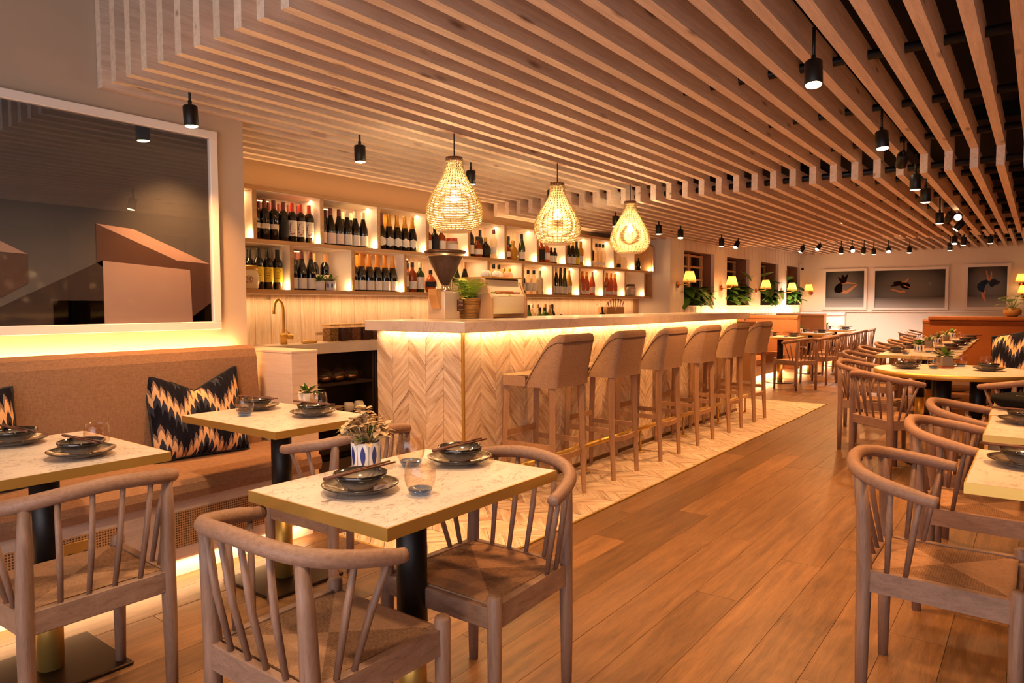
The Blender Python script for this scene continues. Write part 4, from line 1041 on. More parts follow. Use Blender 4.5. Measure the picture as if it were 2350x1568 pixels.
bay('upper', 'eleventh', [(8.34, 'tall', GC, LBW, CPC, (.03, .08), 'clear bottle'), (8.45, 'spirit', GC, LBK, CPC, (.02, .07), 'clear short bottle'), (8.58, 'jar', GC, None, None, (.02, .07), 'clear glass tumbler jar')])
bay('upper', 'twelfth', [(8.95, 'small', GD, None, None, (.02, .06), 'small dark glass'), (9.06, 'small', GD, None, None, (.02, .06), 'small dark glass')])
yl = []
bay('lower', 'first', [(x, B_, GD, LBY, CPK, (.055, .165), 'dark wine bottle with yellow bowler-hat label') for x in (2.985, 3.065, 3.145)], [(x, B_, GD, LBK, CPK, (.05, .15), 'plain dark wine bottle') for x in (2.90, 2.98, 3.06, 3.14)])
bay('lower', 'second', [(x, W_, GD, LBW, CPM, (.012, .095), 'maroon-capped wine bottle with cream label') for x in (3.275, 3.36, 3.445)], [(x, B_, GD, LBP, CPT, (.07, .13), 'tan-capped wine bottle behind the pots') for x in (3.56, 3.67)]+[(3.31, W_, GD, LBW, CPM, (.012, .095), 'maroon-capped wine bottle'), (3.40, W_, GD, LBW, CPM, (.012, .095), 'maroon-capped wine bottle')])
bay('lower', 'third', [(x, 'champagne', GD, LBW, CPO, (.012, .09), 'orange-foiled sparkling wine bottle') for x in (3.865, 3.955, 4.045, 4.135, 4.225, 4.315)], [(x, 'champagne', GD, LBW, CPO, (.012, .09), 'orange-foiled sparkling wine bottle') for x in (3.91, 4.0)])
bay('lower', 'fourth', [(4.46, 'spirit', GB, LBW, CPC, (.05, .15), 'pale spirit bottle'), (4.56, 'spirit', GA, LBW, CPK, (.03, .1), 'amber whisky bottle with round label'), (4.66, 'spirit', GG, LBW, CPC, (.03, .14), 'green whisky bottle with white label'), (4.80, 'round', GR, LBK, CPK, (.05, .1), 'red-brown bottle with slanted black label')], [(4.51, 'tall', GA, LBW, CPK, (.05, .13), 'amber bottle'), (4.61, 'spirit', GA, LBK, CPK, (.05, .13), 'amber bottle')])
bay('lower', 'fifth', [(5.16, W_, GG, LBW, CPK, (.02, .1), 'green wine bottle behind the fern'), (5.29, W_, GD, LBW, CPT, (.02, .1), 'tan-capped dark bottle behind the coffee machine')])
bay('lower', 'sixth', [(5.66, 'tall', GC, LBW, CPY, (.05, .1), 'clear bottle with yellow neck'), (5.75, 'tall', GC, LBW, CPK, (.05, .1), 'clear bottle with slim black stopper'), (5.84, 'tall', GC, LBW, CPK, (.05, .1), 'clear bottle with black stopper'), (5.93, 'spirit', GB, LBW, CPY, (.0, .15), 'white bottle with yellow cap'), (6.02, 'spirit', GB, LBW, CPY, (.0, .15), 'white bottle with yellow cap')])
bay('lower', 'seventh', [(6.25, 'spirit', GD, LBW, CPK, (.04, .12), 'black bottle with pale triangle'), (6.37, 'spirit', GC, LBW, CPK, (.04, .13), 'clear gin bottle'), (6.48, 'spirit', GC, LBW, CPK, (.04, .13), 'clear gin bottle'), (6.60, 'spirit', GB, None, plain('grey_green_cap', '#7d9070', .5), (.04, .13), 'pale green square bottle')], [(6.31, 'tall', GD, LBK, CPK, (.04, .12), 'plain dark bottle'), (6.43, 'spirit', GC, LBW, CPK, (.04, .1), 'clear bottle')])
bay('lower', 'eighth', [(x, 'flute', GD if i < 3 else GG, LBW, CPK if i != 1 else CPC, (.015, .10), 'slim dark wine bottle') for i, x in enumerate((6.85, 6.94, 7.03, 7.12))]+[(7.22, W_, GY, LBW, CPT, (.03, .11), 'pale wine bottle')])
bay('lower', 'ninth', [(7.44, W_, GY, LBW, CPC, (.03, .1), 'pale gold bottle'), (7.53, W_, GR, LBW, CPO, (.01, .06), 'rose bottle'), (7.63, W_, GR, LBW, CPO, (.01, .06), 'rose bottle'), (7.77, W_, GR, LBW, CPT, (.03, .11), 'rose bottle with white label')])
bay('lower', 'tenth', [(8.15, W_, GR, LBW, CPO, (.01, .06), 'rose bottle beside the leafy plant'), (8.26, W_, GR, LBW, CPO, (.01, .06), 'rose bottle'), (8.36, W_, GR, LBW, CPO, (.01, .06), 'rose bottle')])
bay('lower', 'eleventh', [(8.62, W_, GD, LBW, CPC, (.015, .11), 'dark wine bottle'), (8.83, 'jar', GB, LBP, CPM, (.02, .1), 'cloth-topped preserve jar')])
# bowler hat, spectacles and moustache on the yellow labels
def yellow_motif():
    r = .0392; ink = plain('label_ink', '#1c1712', .7); m = MB()
    def P_(u, z): a = -math.pi/2-.55+u/.0392; return (r*math.cos(a), r*math.sin(a), z)
    hat = [(-.020, .137), (.022, .137), (.022, .141), (.015, .142), (.014, .150), (.009, .157), (0, .159), (-.009, .157), (-.014, .150), (-.014, .142), (-.020, .141)]
    m.add([P_(u, z) for u, z in hat], [(0, 1, 2, 3, 9, 10), (3, 4, 8, 9), (4, 5, 7, 8), (5, 6, 7)])
    for cx in (-.008, .008):
        v = []
        for k in range(12): a = 2*math.pi*k/12; v += [P_(cx+.0068*math.cos(a), .122+.0068*math.sin(a)), P_(cx+.0055*math.cos(a), .122+.0055*math.sin(a))]
        m.add(v, [(2*k, 2*((k+1) % 12), 2*((k+1) % 12)+1, 2*k+1) for k in range(12)])
    ms = [(0, .104), (.006, .106), (.014, .100), (.006, .1005), (0, .1015), (-.006, .1005), (-.014, .100), (-.006, .106)]
    m.add([P_(u, z) for u, z in ms], [(0, 1, 3, 4), (1, 2, 3), (4, 5, 7, 0), (5, 6, 7)])
    for k in range(6): m.add([P_(-.014+.005*k, .083), P_(-.0105+.005*k, .083), P_(-.0105+.005*k, .087), P_(-.014+.005*k, .087)], [(0, 1, 2, 3)])
    me = m.mesh('label_print'); me.materials.append(ink); return me
ym = yellow_motif()
for o in [o for o in COL.objects if o.get('label', '').startswith('dark wine bottle with yellow')]:
    inst('label_print', ym, [c for c in o.children if c.name.startswith('label')][0])
# printed ornaments on the floral labels and a few lines on the cream ones
def floral():
    r = .0392; ms = {}; r6 = random.Random(2)
    for nm, hx in (('ornament_red', '#a8322a'), ('ornament_green', '#3d4c2a'), ('ornament_gold', '#d08a2e')):
        m = MB()
        for k in range(9):
            a0 = r6.uniform(0, 6.28); u, z = .019*math.cos(a0), .105+.045*math.sin(a0); s = r6.uniform(.0025, .0055)
            v = [((r)*math.cos(-math.pi/2-.55+(u+s*math.cos(q))/.0392), r*math.sin(-math.pi/2-.55+(u+s*math.cos(q))/.0392), z+s*math.sin(q)) for q in [6.283*i/6 for i in range(6)]]
            m.add(v, [tuple(range(6))])
        me = m.mesh(nm); me.materials.append(plain(nm, hx, .7)); ms[nm] = me
    return ms
fl = floral()
for o in [o for o in COL.objects if 'floral label' in o.get('label', '')]:
    l = [c for c in o.children if c.name.startswith('label')][0]
    for nm, me in fl.items(): inst('label_print', me, l)

def jar_with_mark():
    t = thing('ceramic_jar', 'cream jar with red round emblem, before the yellow-labelled bottles', 'jar', (2.89, 4.555, ZL+.0005), 0)
    b = MB().lathe([(.05, 0), (.062, .01), (.068, .05), (.066, .10), (.056, .122), (.056, .14)], 28).build('body', plain('cream_porcelain', '#f2e2c0', .3), t)
    MB().lathe([(.058, .0), (.060, .006), (.060, .022), (.05, .03), (0, .032)], 28, (0, 0, .14)).build('lid', plain('gold_lid', '#c9963f', .4, .4), t)
    m = MB(); m2 = MB(); red = plain('emblem_red', '#a3271e', .6); blk = plain('emblem_ink', '#1b1512', .6)
    def P_(u, z, r=.0688): a = -math.pi/2-.6+u/.0688; return (r*math.cos(a), r*math.sin(a), z)
    v = []
    for k in range(24): a = 2*math.pi*k/24; v += [P_(.027*math.cos(a), .068+.027*math.sin(a)), P_(.023*math.cos(a), .068+.023*math.sin(a))]
    m.add(v, [(2*k, 2*((k+1) % 24), 2*((k+1) % 24)+1, 2*k+1) for k in range(24)])
    for (x0, z0, x1, z1) in ((-.015, .078, -.002, .081), (-.015, .071, -.002, .074), (.002, .07, .005, .083), (.012, .07, .015, .083), (.002, .0805, .015, .083), (.002, .074, .015, .0765), (-.015, .062, .015, .065), (-.011, .052, -.008, .062), (.008, .052, .011, .062), (-.003, .050, .003, .060)):
        m2.add([P_(x0, z0), P_(x1, z0), P_(x1, z1), P_(x0, z1)], [(0, 1, 2, 3)])
    m.build('emblem_ring', red, b); m2.build('emblem_character', blk, b)
jar_with_mark()
small_pot('spiky plant in a white bowl pot on the lower shelf, nearer the sink', (3.505, 4.555, ZL+.0005), 'plain', 71, 'potted plants on the lit shelf', sc=1.05)
small_pot('spiky plant in a blue-petalled pot on the lower shelf', (3.61, 4.555, ZL+.0005), 'petal', 72, 'potted plants on the lit shelf', sc=1.05)
small_pot('tall leafy plant in a white pot among the rose bottles', (8.02, 4.585, ZL+.0005), 'plain', 73, 'potted plants on the lit shelf', sc=1.45)

# ------------------------------------------------------------------ on the back counter
CZ = .9545
def faucet():
    t = thing('kitchen_tap', 'tall arched brass tap behind the timber end block', 'tap', (3.24, 4.66, CZ))
    MB().lathe([(.026, 0), (.026, .055), (.030, .06), (.030, .075), (.02, .085), (.013, .09)], 20).build('tap_body', BRASS, t)
    pts = [(0, 0, .085), (0, 0, .26)]+[(-.055*(1-math.cos(a)), -.02*(1-math.cos(a)), .26+.085*math.sin(a)) for a in [math.pi*i/14 for i in range(1, 15)]]+[(-.112, -.042, .235)]
    MB().tube(pts, .0105, 12).build('spout', BRASS, t)
    MB().tube([(.02, -.01, .062), (.062, -.03, .055)], .019, 14).tube([(.045, -.02, .07), (.01, -.01, .115)], .005, 6).build('lever', BRASS, t)
faucet()
ty = thing('brass_tray', 'small oval brass tray beside the tap', 'tray', (3.43, 4.60, CZ), R(4))
MB().lathe([(.06, 0), (.068, .004), (.071, .022), (.067, .022), (.064, .007), (0, .006)], 32, sq=.62).build('tray', BRASS, ty)
FILL = [('#c99a55', 'barley'), ('#5a3a2a', 'dark tea'), ('#a3653a', 'brown seeds'), ('#4a2424', 'pink peppercorns'), ('#8a6238', 'dried herbs'), ('#a98060', 'pale petals')]
def filling(name, hx):
    M = Mat(name); v = M.coord((1, 1, 1)); vo = M.n('ShaderNodeTexVoronoi', i_Vector=v, i_Scale=160.0)
    M.set(Base_Color=M.mix(M.math('MULTIPLY', vo.outputs['Distance'], 1.2), hexc(hx), hexc('#2a1710')), Roughness=.8); M.bump(vo.outputs['Distance'], .5, .004); return M.m
for i, (hx, nm) in enumerate(FILL):
    t = thing('storage_canister', 'square glass canister of '+nm+' beside the bar end', 'canister', (3.64+.117*i, 4.60, CZ), R(4), 'glass canisters on the back counter')
    h = .135 if i < 5 else .12
    MB().box(-.052, -.05, 0, .052, .05, h, .008).build('glass_box', GLASSC, t); MB().box(-.046, -.044, .006, .046, .044, h*.84, .006).build('contents', filling('filling_'+nm.replace(' ', '_'), hx), t)
    MB().box(-.053, -.051, h, .053, .051, h+.014, .003).build('lid', plain('bamboo_lid', '#d9ad6d', .5), t)
SPC = [(6.28, 'tall', GA, CPR, 'red-topped syrup bottle'), (6.345, 'spirit', GE, CPK, 'green bottle with pourer'), (6.43, W_, GE, CPK, 'olive-green bottle with pourer'), (6.535, 'tall', GC, CPC, 'clear bottle'), (6.61, 'tall', GC, CPT, 'clear bottle with copper cap'), (6.69, 'spirit', GE, CPK, 'emerald bottle'), (6.745, 'spirit', GC, CPK, 'short clear bottle'), (6.80, 'tall', GE, CPT, 'tall emerald bottle'), (6.86, W_, GY, CPT, 'gold-labelled amber bottle'), (6.95, 'tall', GD, CPK, 'navy bottle'), (7.10, 'small', GD, CPK, 'squat dark bottle')]
for i, (x, sh, g, c, d) in enumerate(SPC):
    bottle(x, 4.62+.03*(i % 2), CZ, sh, g, LBW if i in (4, 6, 8) else None, c, '%s on the back counter beyond the coffee machine' % d if i not in () else '', 'bottles standing on the back counter')
    
for i, x in enumerate((6.285, 6.345, 6.43)):
    pass
t = thing('copper_shaker', 'rounded copper shaker bowl just beyond the coffee machine', 'bowl', (6.12, 4.62, CZ))
MB().lathe([(.03, 0), (.07, .03), (.08, .09), (.06, .14), (.02, .165), (0, .168)], 24).build('bowl', plain('copper', '#b06a3c', .2, 1), t)
for i in range(9):
    for j in range(2):
        g = thing('upturned_glass', 'small upturned glass, %s along the %s drying row on the back counter' % (ORD[i], ('front', 'rear')[j]), 'glass', (7.38+.075*i, 4.60+.075*j, CZ+.10), 0, 'upturned glasses on the back counter')
        MB().lathe([(.034, 0), (.030, .055), (.028, .06), (0, .06)], 14).build('glass_wall', GLASSC, g)
tr = thing('drying_stand', 'low rack under the upturned glasses', 'rack', (7.68, 4.64, CZ)); MB().box(-.36, -.08, 0, .36, .10, .0985, .003).build('rack', plain('bamboo_rack', '#d9b685', .6), tr)
bottle(8.09, 4.62, CZ, 'spirit', GD, None, CPK, 'short dark bottle standing alone by the utensil box', 'single bottles')
for i, x in enumerate((8.25, 8.50)):
    t = thing('wooden_box', '%s pale wooden utensil box on the back counter' % ('plain' if i == 0 else 'fuller'), 'box', (x, 4.64, CZ), 0, 'utensil boxes')
    w = .11; m = MB(); m.box(-w, -.07, 0, w, -.06, .27).box(-w, .06, 0, w, .07, .27).box(-w, -.06, 0, -w+.01, .06, .27).box(w-.01, -.06, 0, w, .06, .27).box(-w, -.06, 0, w, .06, .01); m.build('box', plain('bamboo_box', '#d5a264', .5), t)
for i in range(7):
    a = R(-28+9*i); t = thing('wooden_utensil', 'wooden utensil, %s fanned out of the utensil box' % ORD[i], 'utensil', (8.50-.06+.02*i, 4.64, CZ+.02), 0, 'utensils in the box')
    L = .36; MB().tube([(0, 0, 0), (L*math.sin(a)*.8, .0, L*math.cos(a)*.8), (L*math.sin(a), 0, L*math.cos(a))], [.005, .006, .016], 8, flat=.5).build('utensil', plain('utensil_wood', '#6b3f22', .6), t)
for i, (x, r0, h) in enumerate(((8.72, .055, .12), (8.86, .05, .11))):
    t = thing('stacked_cup', ('larger' if i == 0 else 'smaller')+' pale clay cup stack right of the utensil boxes', 'cup', (x, 4.60, CZ)); MB().lathe([(r0*.7, 0), (r0*.85, .04), (r0*.8, .045), (r0*.95, .085), (r0*.9, .09), (r0, h+.03), (r0*.9, h+.03), (r0*.7, .05), (0, .04)], 20).build('cup', plain('clay_cup', '#cdb193', .6), t)
# inside the open cabinets
for i in range(3):
    t = thing('stored_glass', 'tall dark glass, %s on the low shelf of the second open cabinet' % ORD[i], 'glass', (4.15+.08*i, 4.63, .3525), 0, 'glasses in the open cabinet'); MB().lathe([(.026, 0), (.034, .14), (.032, .14), (.024, .01), (0, .008)], 16).build('glass_wall', GLASSC, t)
def teapot(x, y, z, lab):
    t = thing('glass_teapot', lab, 'teapot', (x, y, z), R(-10), 'glass teapots in the open cabinet')
    MB().lathe([(.04, .001), (.065, .02), (.072, .05), (.06, .085), (.04, .10)], 20, cap=False).build('glass_body', GLASSC, t)
    MB().lathe([(.036, .012), (.05, .025), (.052, .05), (0, .05)], 16).build('infuser', plain('steel_infuser', '#8a6a4c', .3, .9), t)
    MB().lathe([(.044, .10), (.04, .112), (.012, .122), (.013, .138), (0, .142)], 18).build('lid', GLASSC, t)
    MB().tube([(.06, 0, .08), (.095, 0, .08), (.105, 0, .05), (.08, 0, .025), (.066, 0, .025)], .0055, 8).build('handle', GLASSC, t); MB().tube([(-.06, 0, .04), (-.09, 0, .06), (-.105, 0, .085)], [.012, .008, .006], 8).build('spout', GLASSC, t)
k = 0
for j, y in enumerate((4.625, 4.685)):
    for i in range(4):
        if j == 1 and i == 3: continue
        teapot(3.47+.137*i+.06*j-.02, y, .6225, 'glass teapot, %s in the %s row on the cabinet shelf' % (ORD[i], ('front', 'rear')[j]))
for i in range(3):
    t = thing('clay_bowl', 'stack of cream bowls, %s on the low cabinet shelf' % ORD[i], 'bowl', (3.69+.001*i, 4.65, .3525+.022*i)); MB().lathe([(.05, 0), (.085, .02), (.082, .021), (.05, .006), (0, .005)], 20).build('bowl', plain('clay_cup', '#cdb193', .6), t)
for i, x in enumerate((3.83, 3.94)):
    t = thing('clay_teacup', ('first' if i == 0 else 'second')+' round cream teacup on the low cabinet shelf', 'cup', (x, 4.62, .3525)); MB().lathe([(.03, 0), (.044, .025), (.045, .06), (.036, .085), (.034, .085), (.04, .06), (.03, .02), (0, .015)], 20).build('cup', CERAM, t)
# ------------------------------------------------------------------ on the bar top
BZ = 1.1532
def grinder():
    t = thing('coffee_grinder', 'steel coffee grinder with a cone hopper of beans at the bar corner', 'grinder', (3.72, 3.41, BZ))
    ST = plain('brushed_steel', '#d8c3ae', .35, .55)
    m = MB().box(-.085, -.07, .0, .075, .09, .195, .006); m.build('body', ST, t)
    MB().prism([(-.135, .215), (-.085, .215), (-.085, .08), (-.10, .075), (-.135, .17)], 1, -.04, .04).build('dosing_chute', plain('chute_gold', '#d9a870', .35, .6), t)
    MB().lathe([(.045, .195), (.047, .21), (.03, .225), (.03, .25)], 20).build('collar', plain('chrome', '#e8dccb', .12, 1), t)
    MB().lathe([(.033, .25), (.045, .27), (.142, .46), (.144, .47)], 32, cap=False).build('hopper', GLASSC, t)
    M = filling('coffee_beans', '#4d2413'); MB().lathe([(.03, .25), (.04, .27), (.126, .445), (.06, .452), (0, .455)], 28).build('beans', M, t)
    MB().lathe([(.146, .468), (.15, .472), (.15, .484), (.13, .490), (0, .492)], 32).build('lid', plain('smoked_lid', '#4a2c1c', .25), t)
    p = MB().box(.045, -.0745, .055, .118, -.070, .14, .001).build('name_plate', plain('brown_plate', '#4a2a20', .5), t)
    text_on(p, 'MM\nMM', .030, (.0815, -.0752, .117), plain('plate_lettering', '#c9a58a', .6), .88)
    MB().box(.055, -.0752, .064, .108, -.0747, .069).build('small_print', plain('plate_lettering', '#c9a58a', .6), p)
def text_on(parent, body, size, loc, mat, ls=1.0, rot=(R(90), 0, 0), align='CENTER'):
    c = bpy.data.curves.new('lettering', 'FONT'); c.body = body; c.size = size; c.align_x = align; c.space_line = ls; c.extrude = .0003; c.materials.append(mat)
    tmp = bpy.data.objects.new('lettering', c); COL.objects.link(tmp); bpy.context.view_layer.update()
    me = bpy.data.meshes.new_from_object(tmp.evaluated_get(bpy.context.evaluated_depsgraph_get())); bpy.data.objects.remove(tmp); bpy.data.curves.remove(c)
    me.name = 'lettering'; o = inst('lettering', me, parent, loc, rot); me.materials.clear(); me.materials.append(mat); return o
grinder()
def fern():
    t = thing('potted_fern', 'bright fern in a rope-wrapped basket on the bar top', 'plant', (3.965, 3.40, BZ))
    m = MB()
    for k in range(13):
        z = .006+.0115*k; r = .062+.024*k/12; v = []; f = []
        m.lathe([(r-.004, z-.0058), (r+.004, z-.003), (r+.004, z+.003), (r-.004, z+.0058)], 28, cap=False)
    m.lathe([(.058, 0), (.08, .145)], 24).build('basket', wood('rope_basket', '#8a5a28', '#c9964f', (8, 8, 40), .8, .1), t)
    MB().lathe([(0, .147), (.082, .147)], 20, cap=False).build('soil', SOIL, t)
    r7 = random.Random(5)
    for k in range(26):
        az = 2*math.pi*k/26*3.7+r7.random(); el = r7.uniform(.25, 1.35); L = r7.uniform(.19, .29); m = MB(); pts = []
        for i in range(9):
            s = i/8; e = el-s*1.0; pts.append(Vector((math.cos(az)*L*(s*math.cos(el)+.25*s*s), math.sin(az)*L*(s*math.cos(el)+.25*s*s), .146+L*(s*math.sin(el)-.32*s*s*s))))
        m.tube(pts, .0012, 4)
        for i in range(1, 9):
            d = (pts[i]-pts[i-1]).normalized(); sd = d.cross(Vector((0, 0, 1))).normalized(); wl_ = .055*math.sin(math.pi*(.12+.85*i/9))
            for q in (-1, 1):
                for o2 in (0, .5):
                    b = pts[i]-d*.018*o2; tip = b+sd*q*wl_+d*wl_*.45-Vector((0, 0, .008)); mid = b+sd*q*wl_*.5; m.add([b-d*.004, mid-d*.002, tip, mid+d*.005, b+d*.003], [(0, 1, 2, 3, 4)])
        m.build('frond', FERN if r7.random() < .7 else LEAF, t)
fern()
def espresso():
    t = thing('espresso_machine', 'copper-toned espresso machine behind the fern on the bar', 'coffee machine', (4.25, 3.36, BZ))
    m = MB(); prof = [(-.12, .05), (-.11, .03), (.20, .03), (.20, .30), (-.06, .30), (-.07, .25), (-.10, .19), (-.115, .17)]
    m.prism(prof, 0, -.22, .22); m.build('body', plain('cream_panel', '#f0dcb4', .35), t)
    MB().prism([(-.125, .035), (-.108, .155), (-.10, .16), (-.118, .035)], 0, -.20, .19).build('back_panel', plain('cream_gloss', '#f4dfae', .25), t)
    b = MB().prism([(-.112, .165), (-.064, .245), (-.062, .298), (-.056, .298), (-.058, .245), (-.10, .165)], 0, -.21, .19).build('rear_glass', plain('smoked_mirror', '#8a6a3a', .12, .7), t)
    MB().prism([(-.1165, .165), (-.0695, .243), (-.066, .24), (-.112, .163)], 0, -.14, .09).build('copper_print', plain('copper_print', '#c8632e', .3, .3), t)
    for x in (-.225, .205): MB().prism([(-.13, .0), (.2, .0), (.2, .31), (-.02, .31), (-.075, .27), (-.10, .2), (-.13, .15)], 0, x, x+.02).build('side_panel', plain('peach_metal', '#e8b784', .35, .3), t)
    MB().box(-.20, -.11, .302, .20, .18, .312, .002).build('cup_rail', BRASS, t)
    text_on(b, 'UTRA', .030, (.10, -.0715, .252), plain('white_print', '#f4ead8', .5), 1, (R(84), 0, 0))
    gr = MB()
    for i in range(9): gr.box(-.19+.04*i, -.104, .186, -.155+.04*i, -.0985, .198)
    gr.build('vent', plain('vent_brown', '#a8673a', .5), b)
    for i in range(6):
        c = thing('espresso_cup', 'upturned cream cup, %s on top of the espresso machine' % ORD[i], 'cup', (4.25-.17+.068*i, 3.34+.03*(i % 2), BZ+.3125), 0, 'cups on the espresso machine')
        MB().lathe([(.032, 0), (.034, .006), (.028, .034), (.018, .046), (.014, .05), (0, .05)], 18).build('cup', CERAM if i < 4 else plain('peach_cup', '#e3a37c', .4), c)
espresso()

# ------------------------------------------------------------------ booths along the planted windows
for i, (xa, xb) in enumerate(((10.62, 12.145), (12.355, 13.945), (14.155, 15.645), (15.855, 16.55))):
    t = thing('booth_bench', 'tan upholstered window bench, %s booth from the bar' % ORD[i], 'bench', ((xa+xb)/2, 4.28, 0), 0, 'booth benches under the planted windows'); w = (xb-xa)/2
    MB().prism([(-.86, .33), (-.87, .40), (-.84, .455), (-.14, .46), (-.14, .33)], 0, -w, w).build('seat_cushion', TAN, t)
    MB().prism([(-.22, .44), (-.17, 1.0), (-.10, 1.03), (-.02, 1.0), (-.02, .44)], 0, -w, w).build('back_cushion', TAN, t)
    MB().box(-w, -.82, .14, w, -.06, .33).build('base_panel', PALEW, t); MB().box(-w, -.76, 0, w, -.1, .14).build('toekick', FRAMEW, t)
def partition(x, y0, y1, h, lab, cush=TAN):
    t = thing('booth_partition', lab, 'partition', (x, (y0+y1)/2, 0), 0, 'upholstered partitions between the booths'); w = (y1-y0)/2
    MB().box(-.09, -w, .16, .09, w, h-.04, .02).build('padded_panel', cush, t)
    MB().prism([(-.10, h-.05), (-.10, h-.015), (-.06, h+.005), (.06, h+.005), (.10, h-.015), (.10, h-.05)], 1, -w, w).build('top_roll', cush, t)
    MB().box(-.06, -w+.03, 0, .06, w, .16).build('plinth', PALEW, t)
    return t
partition(12.25, 3.22, 4.10, 1.06, 'tan padded partition nearest the bar, beside the first booth table')
partition(14.05, 3.22, 4.10, 1.07, 'tan padded partition second from the bar, in the row of booths')
partition(15.75, 3.22, 4.10, 1.07, 'third padded partition from the bar, catching white light', plain('lit_tan_upholstery', '#d9c3b4', .9))  # tan cover made paler, the white light put into its colour
def bench_end():
    t = thing('bench_end_panel', 'woven end panel of the bench right behind the last bar stool', 'panel', (10.58, 3.8, 0))
    MB().box(-.03, -.40, 0, .03, .36, .93, .004).build('frame', PALEW, t); MB().box(-.034, -.35, .1, -.030, .32, .86).build('cane_panel', CANE, t)
    MB().tube([(0, -.40, .96), (0, .36, .96)], .045, 12).build('top_roll', TAN, t)
bench_end()
sv = thing('security_camera', 'small white camera on the corner of the planted-window wall', 'camera', (16.2, 4.28, 2.1)); MB().lathe([(.0, 0), (.05, .0), (.05, .03), (.04, .05), (0, .06)], 16).build('housing', CERAM, sv, (0, 0, 0), (R(90), 0, 0)); MB().lathe([(.0, 0), (.025, .005), (.03, .04), (0, .06)], 12).build('lens', BLACK, sv, (0, -.05, -.06), (R(120), 0, 0))
# broad-leaved plants in the window niches
def niche_plant(i, x, seed, n=26, h=.62):
    r8 = random.Random(seed); kinds = ['trailing over the first planted window', 'standing tall in the second planted window', 'in the third planted window', 'in the fourth planted window']
    t = thing('leafy_plant', 'glossy broad-leaved plant '+kinds[i], 'plant', (x, 4.40, 1.242), 0, 'plants in the window niches')
    MB().box(-.45, -.07, 0, .45, .07, .07, .01).build('trough', plain('dark_trough', '#2b2019', .8), t)
    for k in range(n):
        az = r8.uniform(-2.9, -.25); el = r8.uniform(.0, 1.3); b = Vector((r8.uniform(-.42, .42), r8.uniform(-.05, .04), .06)); L0 = r8.uniform(.08, h*.75)*(.45 if i == 0 else 1)
        tip = b+Vector((math.cos(az)*math.cos(el)*L0*.6, math.sin(az)*.12*L0, math.sin(max(el, .5))*L0)); m = MB().tube([b, (b+tip)/2+Vector((0, 0, .03)), tip], .004, 5)
        put_leaf(m, tip, az, r8.uniform(-.6, .5), r8.uniform(.20, .32), r8.uniform(.08, .13), r8.uniform(.02, .09), .12)
        m.build('leaf', LEAFD if r8.random() < .6 else LEAF, t)
    g = MB()
    for k in range(150):
        az, el = r8.uniform(0, 6.28), r8.uniform(.1, 1.2); put_leaf(g, (r8.uniform(-.44, .44), r8.uniform(-.09, .05), .06+.03*r8.random()), az, el, .06, .018, .02)
    g.build('moss_filler', LEAF, t, kind='stuff')
for i, (a, b) in enumerate(NICHE): niche_plant(i, (a+b)/2-.02, 60+i, 46, (.75, .8, .8, .75)[i])

# ------------------------------------------------------------------ dancer pictures on the far wall
SKIN = plain('print_skin', '#c98a5e', .9, 0, 0, Specular_IOR_Level=.05); DRESS = plain('print_dress', '#100b09', .9, 0, 0, Specular_IOR_Level=.05); HAIR = plain('print_hair', '#1d100b', .9, 0, 0, Specular_IOR_Level=.05); PF = FRAMEW
PRT = Mat('studio_print'); _tc = PRT.n('ShaderNodeTexCoord'); _sp = PRT.n('ShaderNodeSeparateXYZ', i_0=_tc.outputs['Generated'])
_dy = PRT.math('SUBTRACT', _sp.outputs[1], .5); _dz = PRT.math('SUBTRACT', _sp.outputs[2], .5)
_r = PRT.math('ADD', PRT.math('MULTIPLY', _dy, _dy), PRT.math('MULTIPLY', _dz, _dz))
_bk = PRT.ramp(_r, (0, hexc('#77726c')), (.35, hexc('#3d3b39'))); _fl = PRT.ramp(_sp.outputs[2], (.05, hexc('#b0a8a0')), (.26, hexc('#6d6862')), (.30, hexc('#000000')))
PRT.set(Base_Color=PRT.mix(PRT.ramp(_sp.outputs[2], (.24, (1, 1, 1)), (.30, (0, 0, 0))), _bk, _fl), Roughness=.8, Specular_IOR_Level=.1)
def limb(pts, r0, r1):
    out = []; back = []
    for i, p in enumerate(pts):
        a = Vector(pts[max(i-1, 0)]); b = Vector(pts[min(i+1, len(pts)-1)]); d = (b-a).normalized(); r = r0+(r1-r0)*i/(len(pts)-1)
        out.append((p[0]-d.y*r, p[1]+d.x*r)); back.append((p[0]+d.y*r, p[1]-d.x*r))
    return out+back[::-1]
def dancer_picture(lab, ya, yb, z0, z1, shapes):
    """ya > yb; shapes: (kind, polygon) with u to the viewer's right 0..1 and w up 0..1"""
    t = thing('framed_photo', lab, 'picture', (XF, (ya+yb)/2, z0), 0, 'framed dancer photographs'); w = ya-yb; h = z1-z0; e = .055
    f = MB()
    for (a, b, c, d) in ((-w/2, w/2, 0, e), (-w/2, w/2, h-e, h), (-w/2, -w/2+e, e, h-e), (w/2-e, w/2, e, h-e)): f.box(-.04, a, c, -.0, b, d)
    f.build('frame', PF, t); MB().box(-.02, -w/2+e, e, -.012, w/2-e, h-e).build('print', PRT.m, t)
    iw, ih = w-2*e, h-2*e; n = {'skin': SKIN, 'dress': DRESS, 'hair': HAIR}
    for k, (kd, poly) in enumerate(shapes):
        MB().prism([(iw/2-u*iw, e+v_*ih) for u, v_ in poly], 0, -.0212-.0004*k, -.02).build('printed_'+kd, n[kd], t)
    MB().box(-.034, -w/2+e-.004, e-.004, -.032, w/2-e+.004, h-e+.004).build('glass_pane', glass('photo_glass', '#ffffff', .0, refl=.03), t)
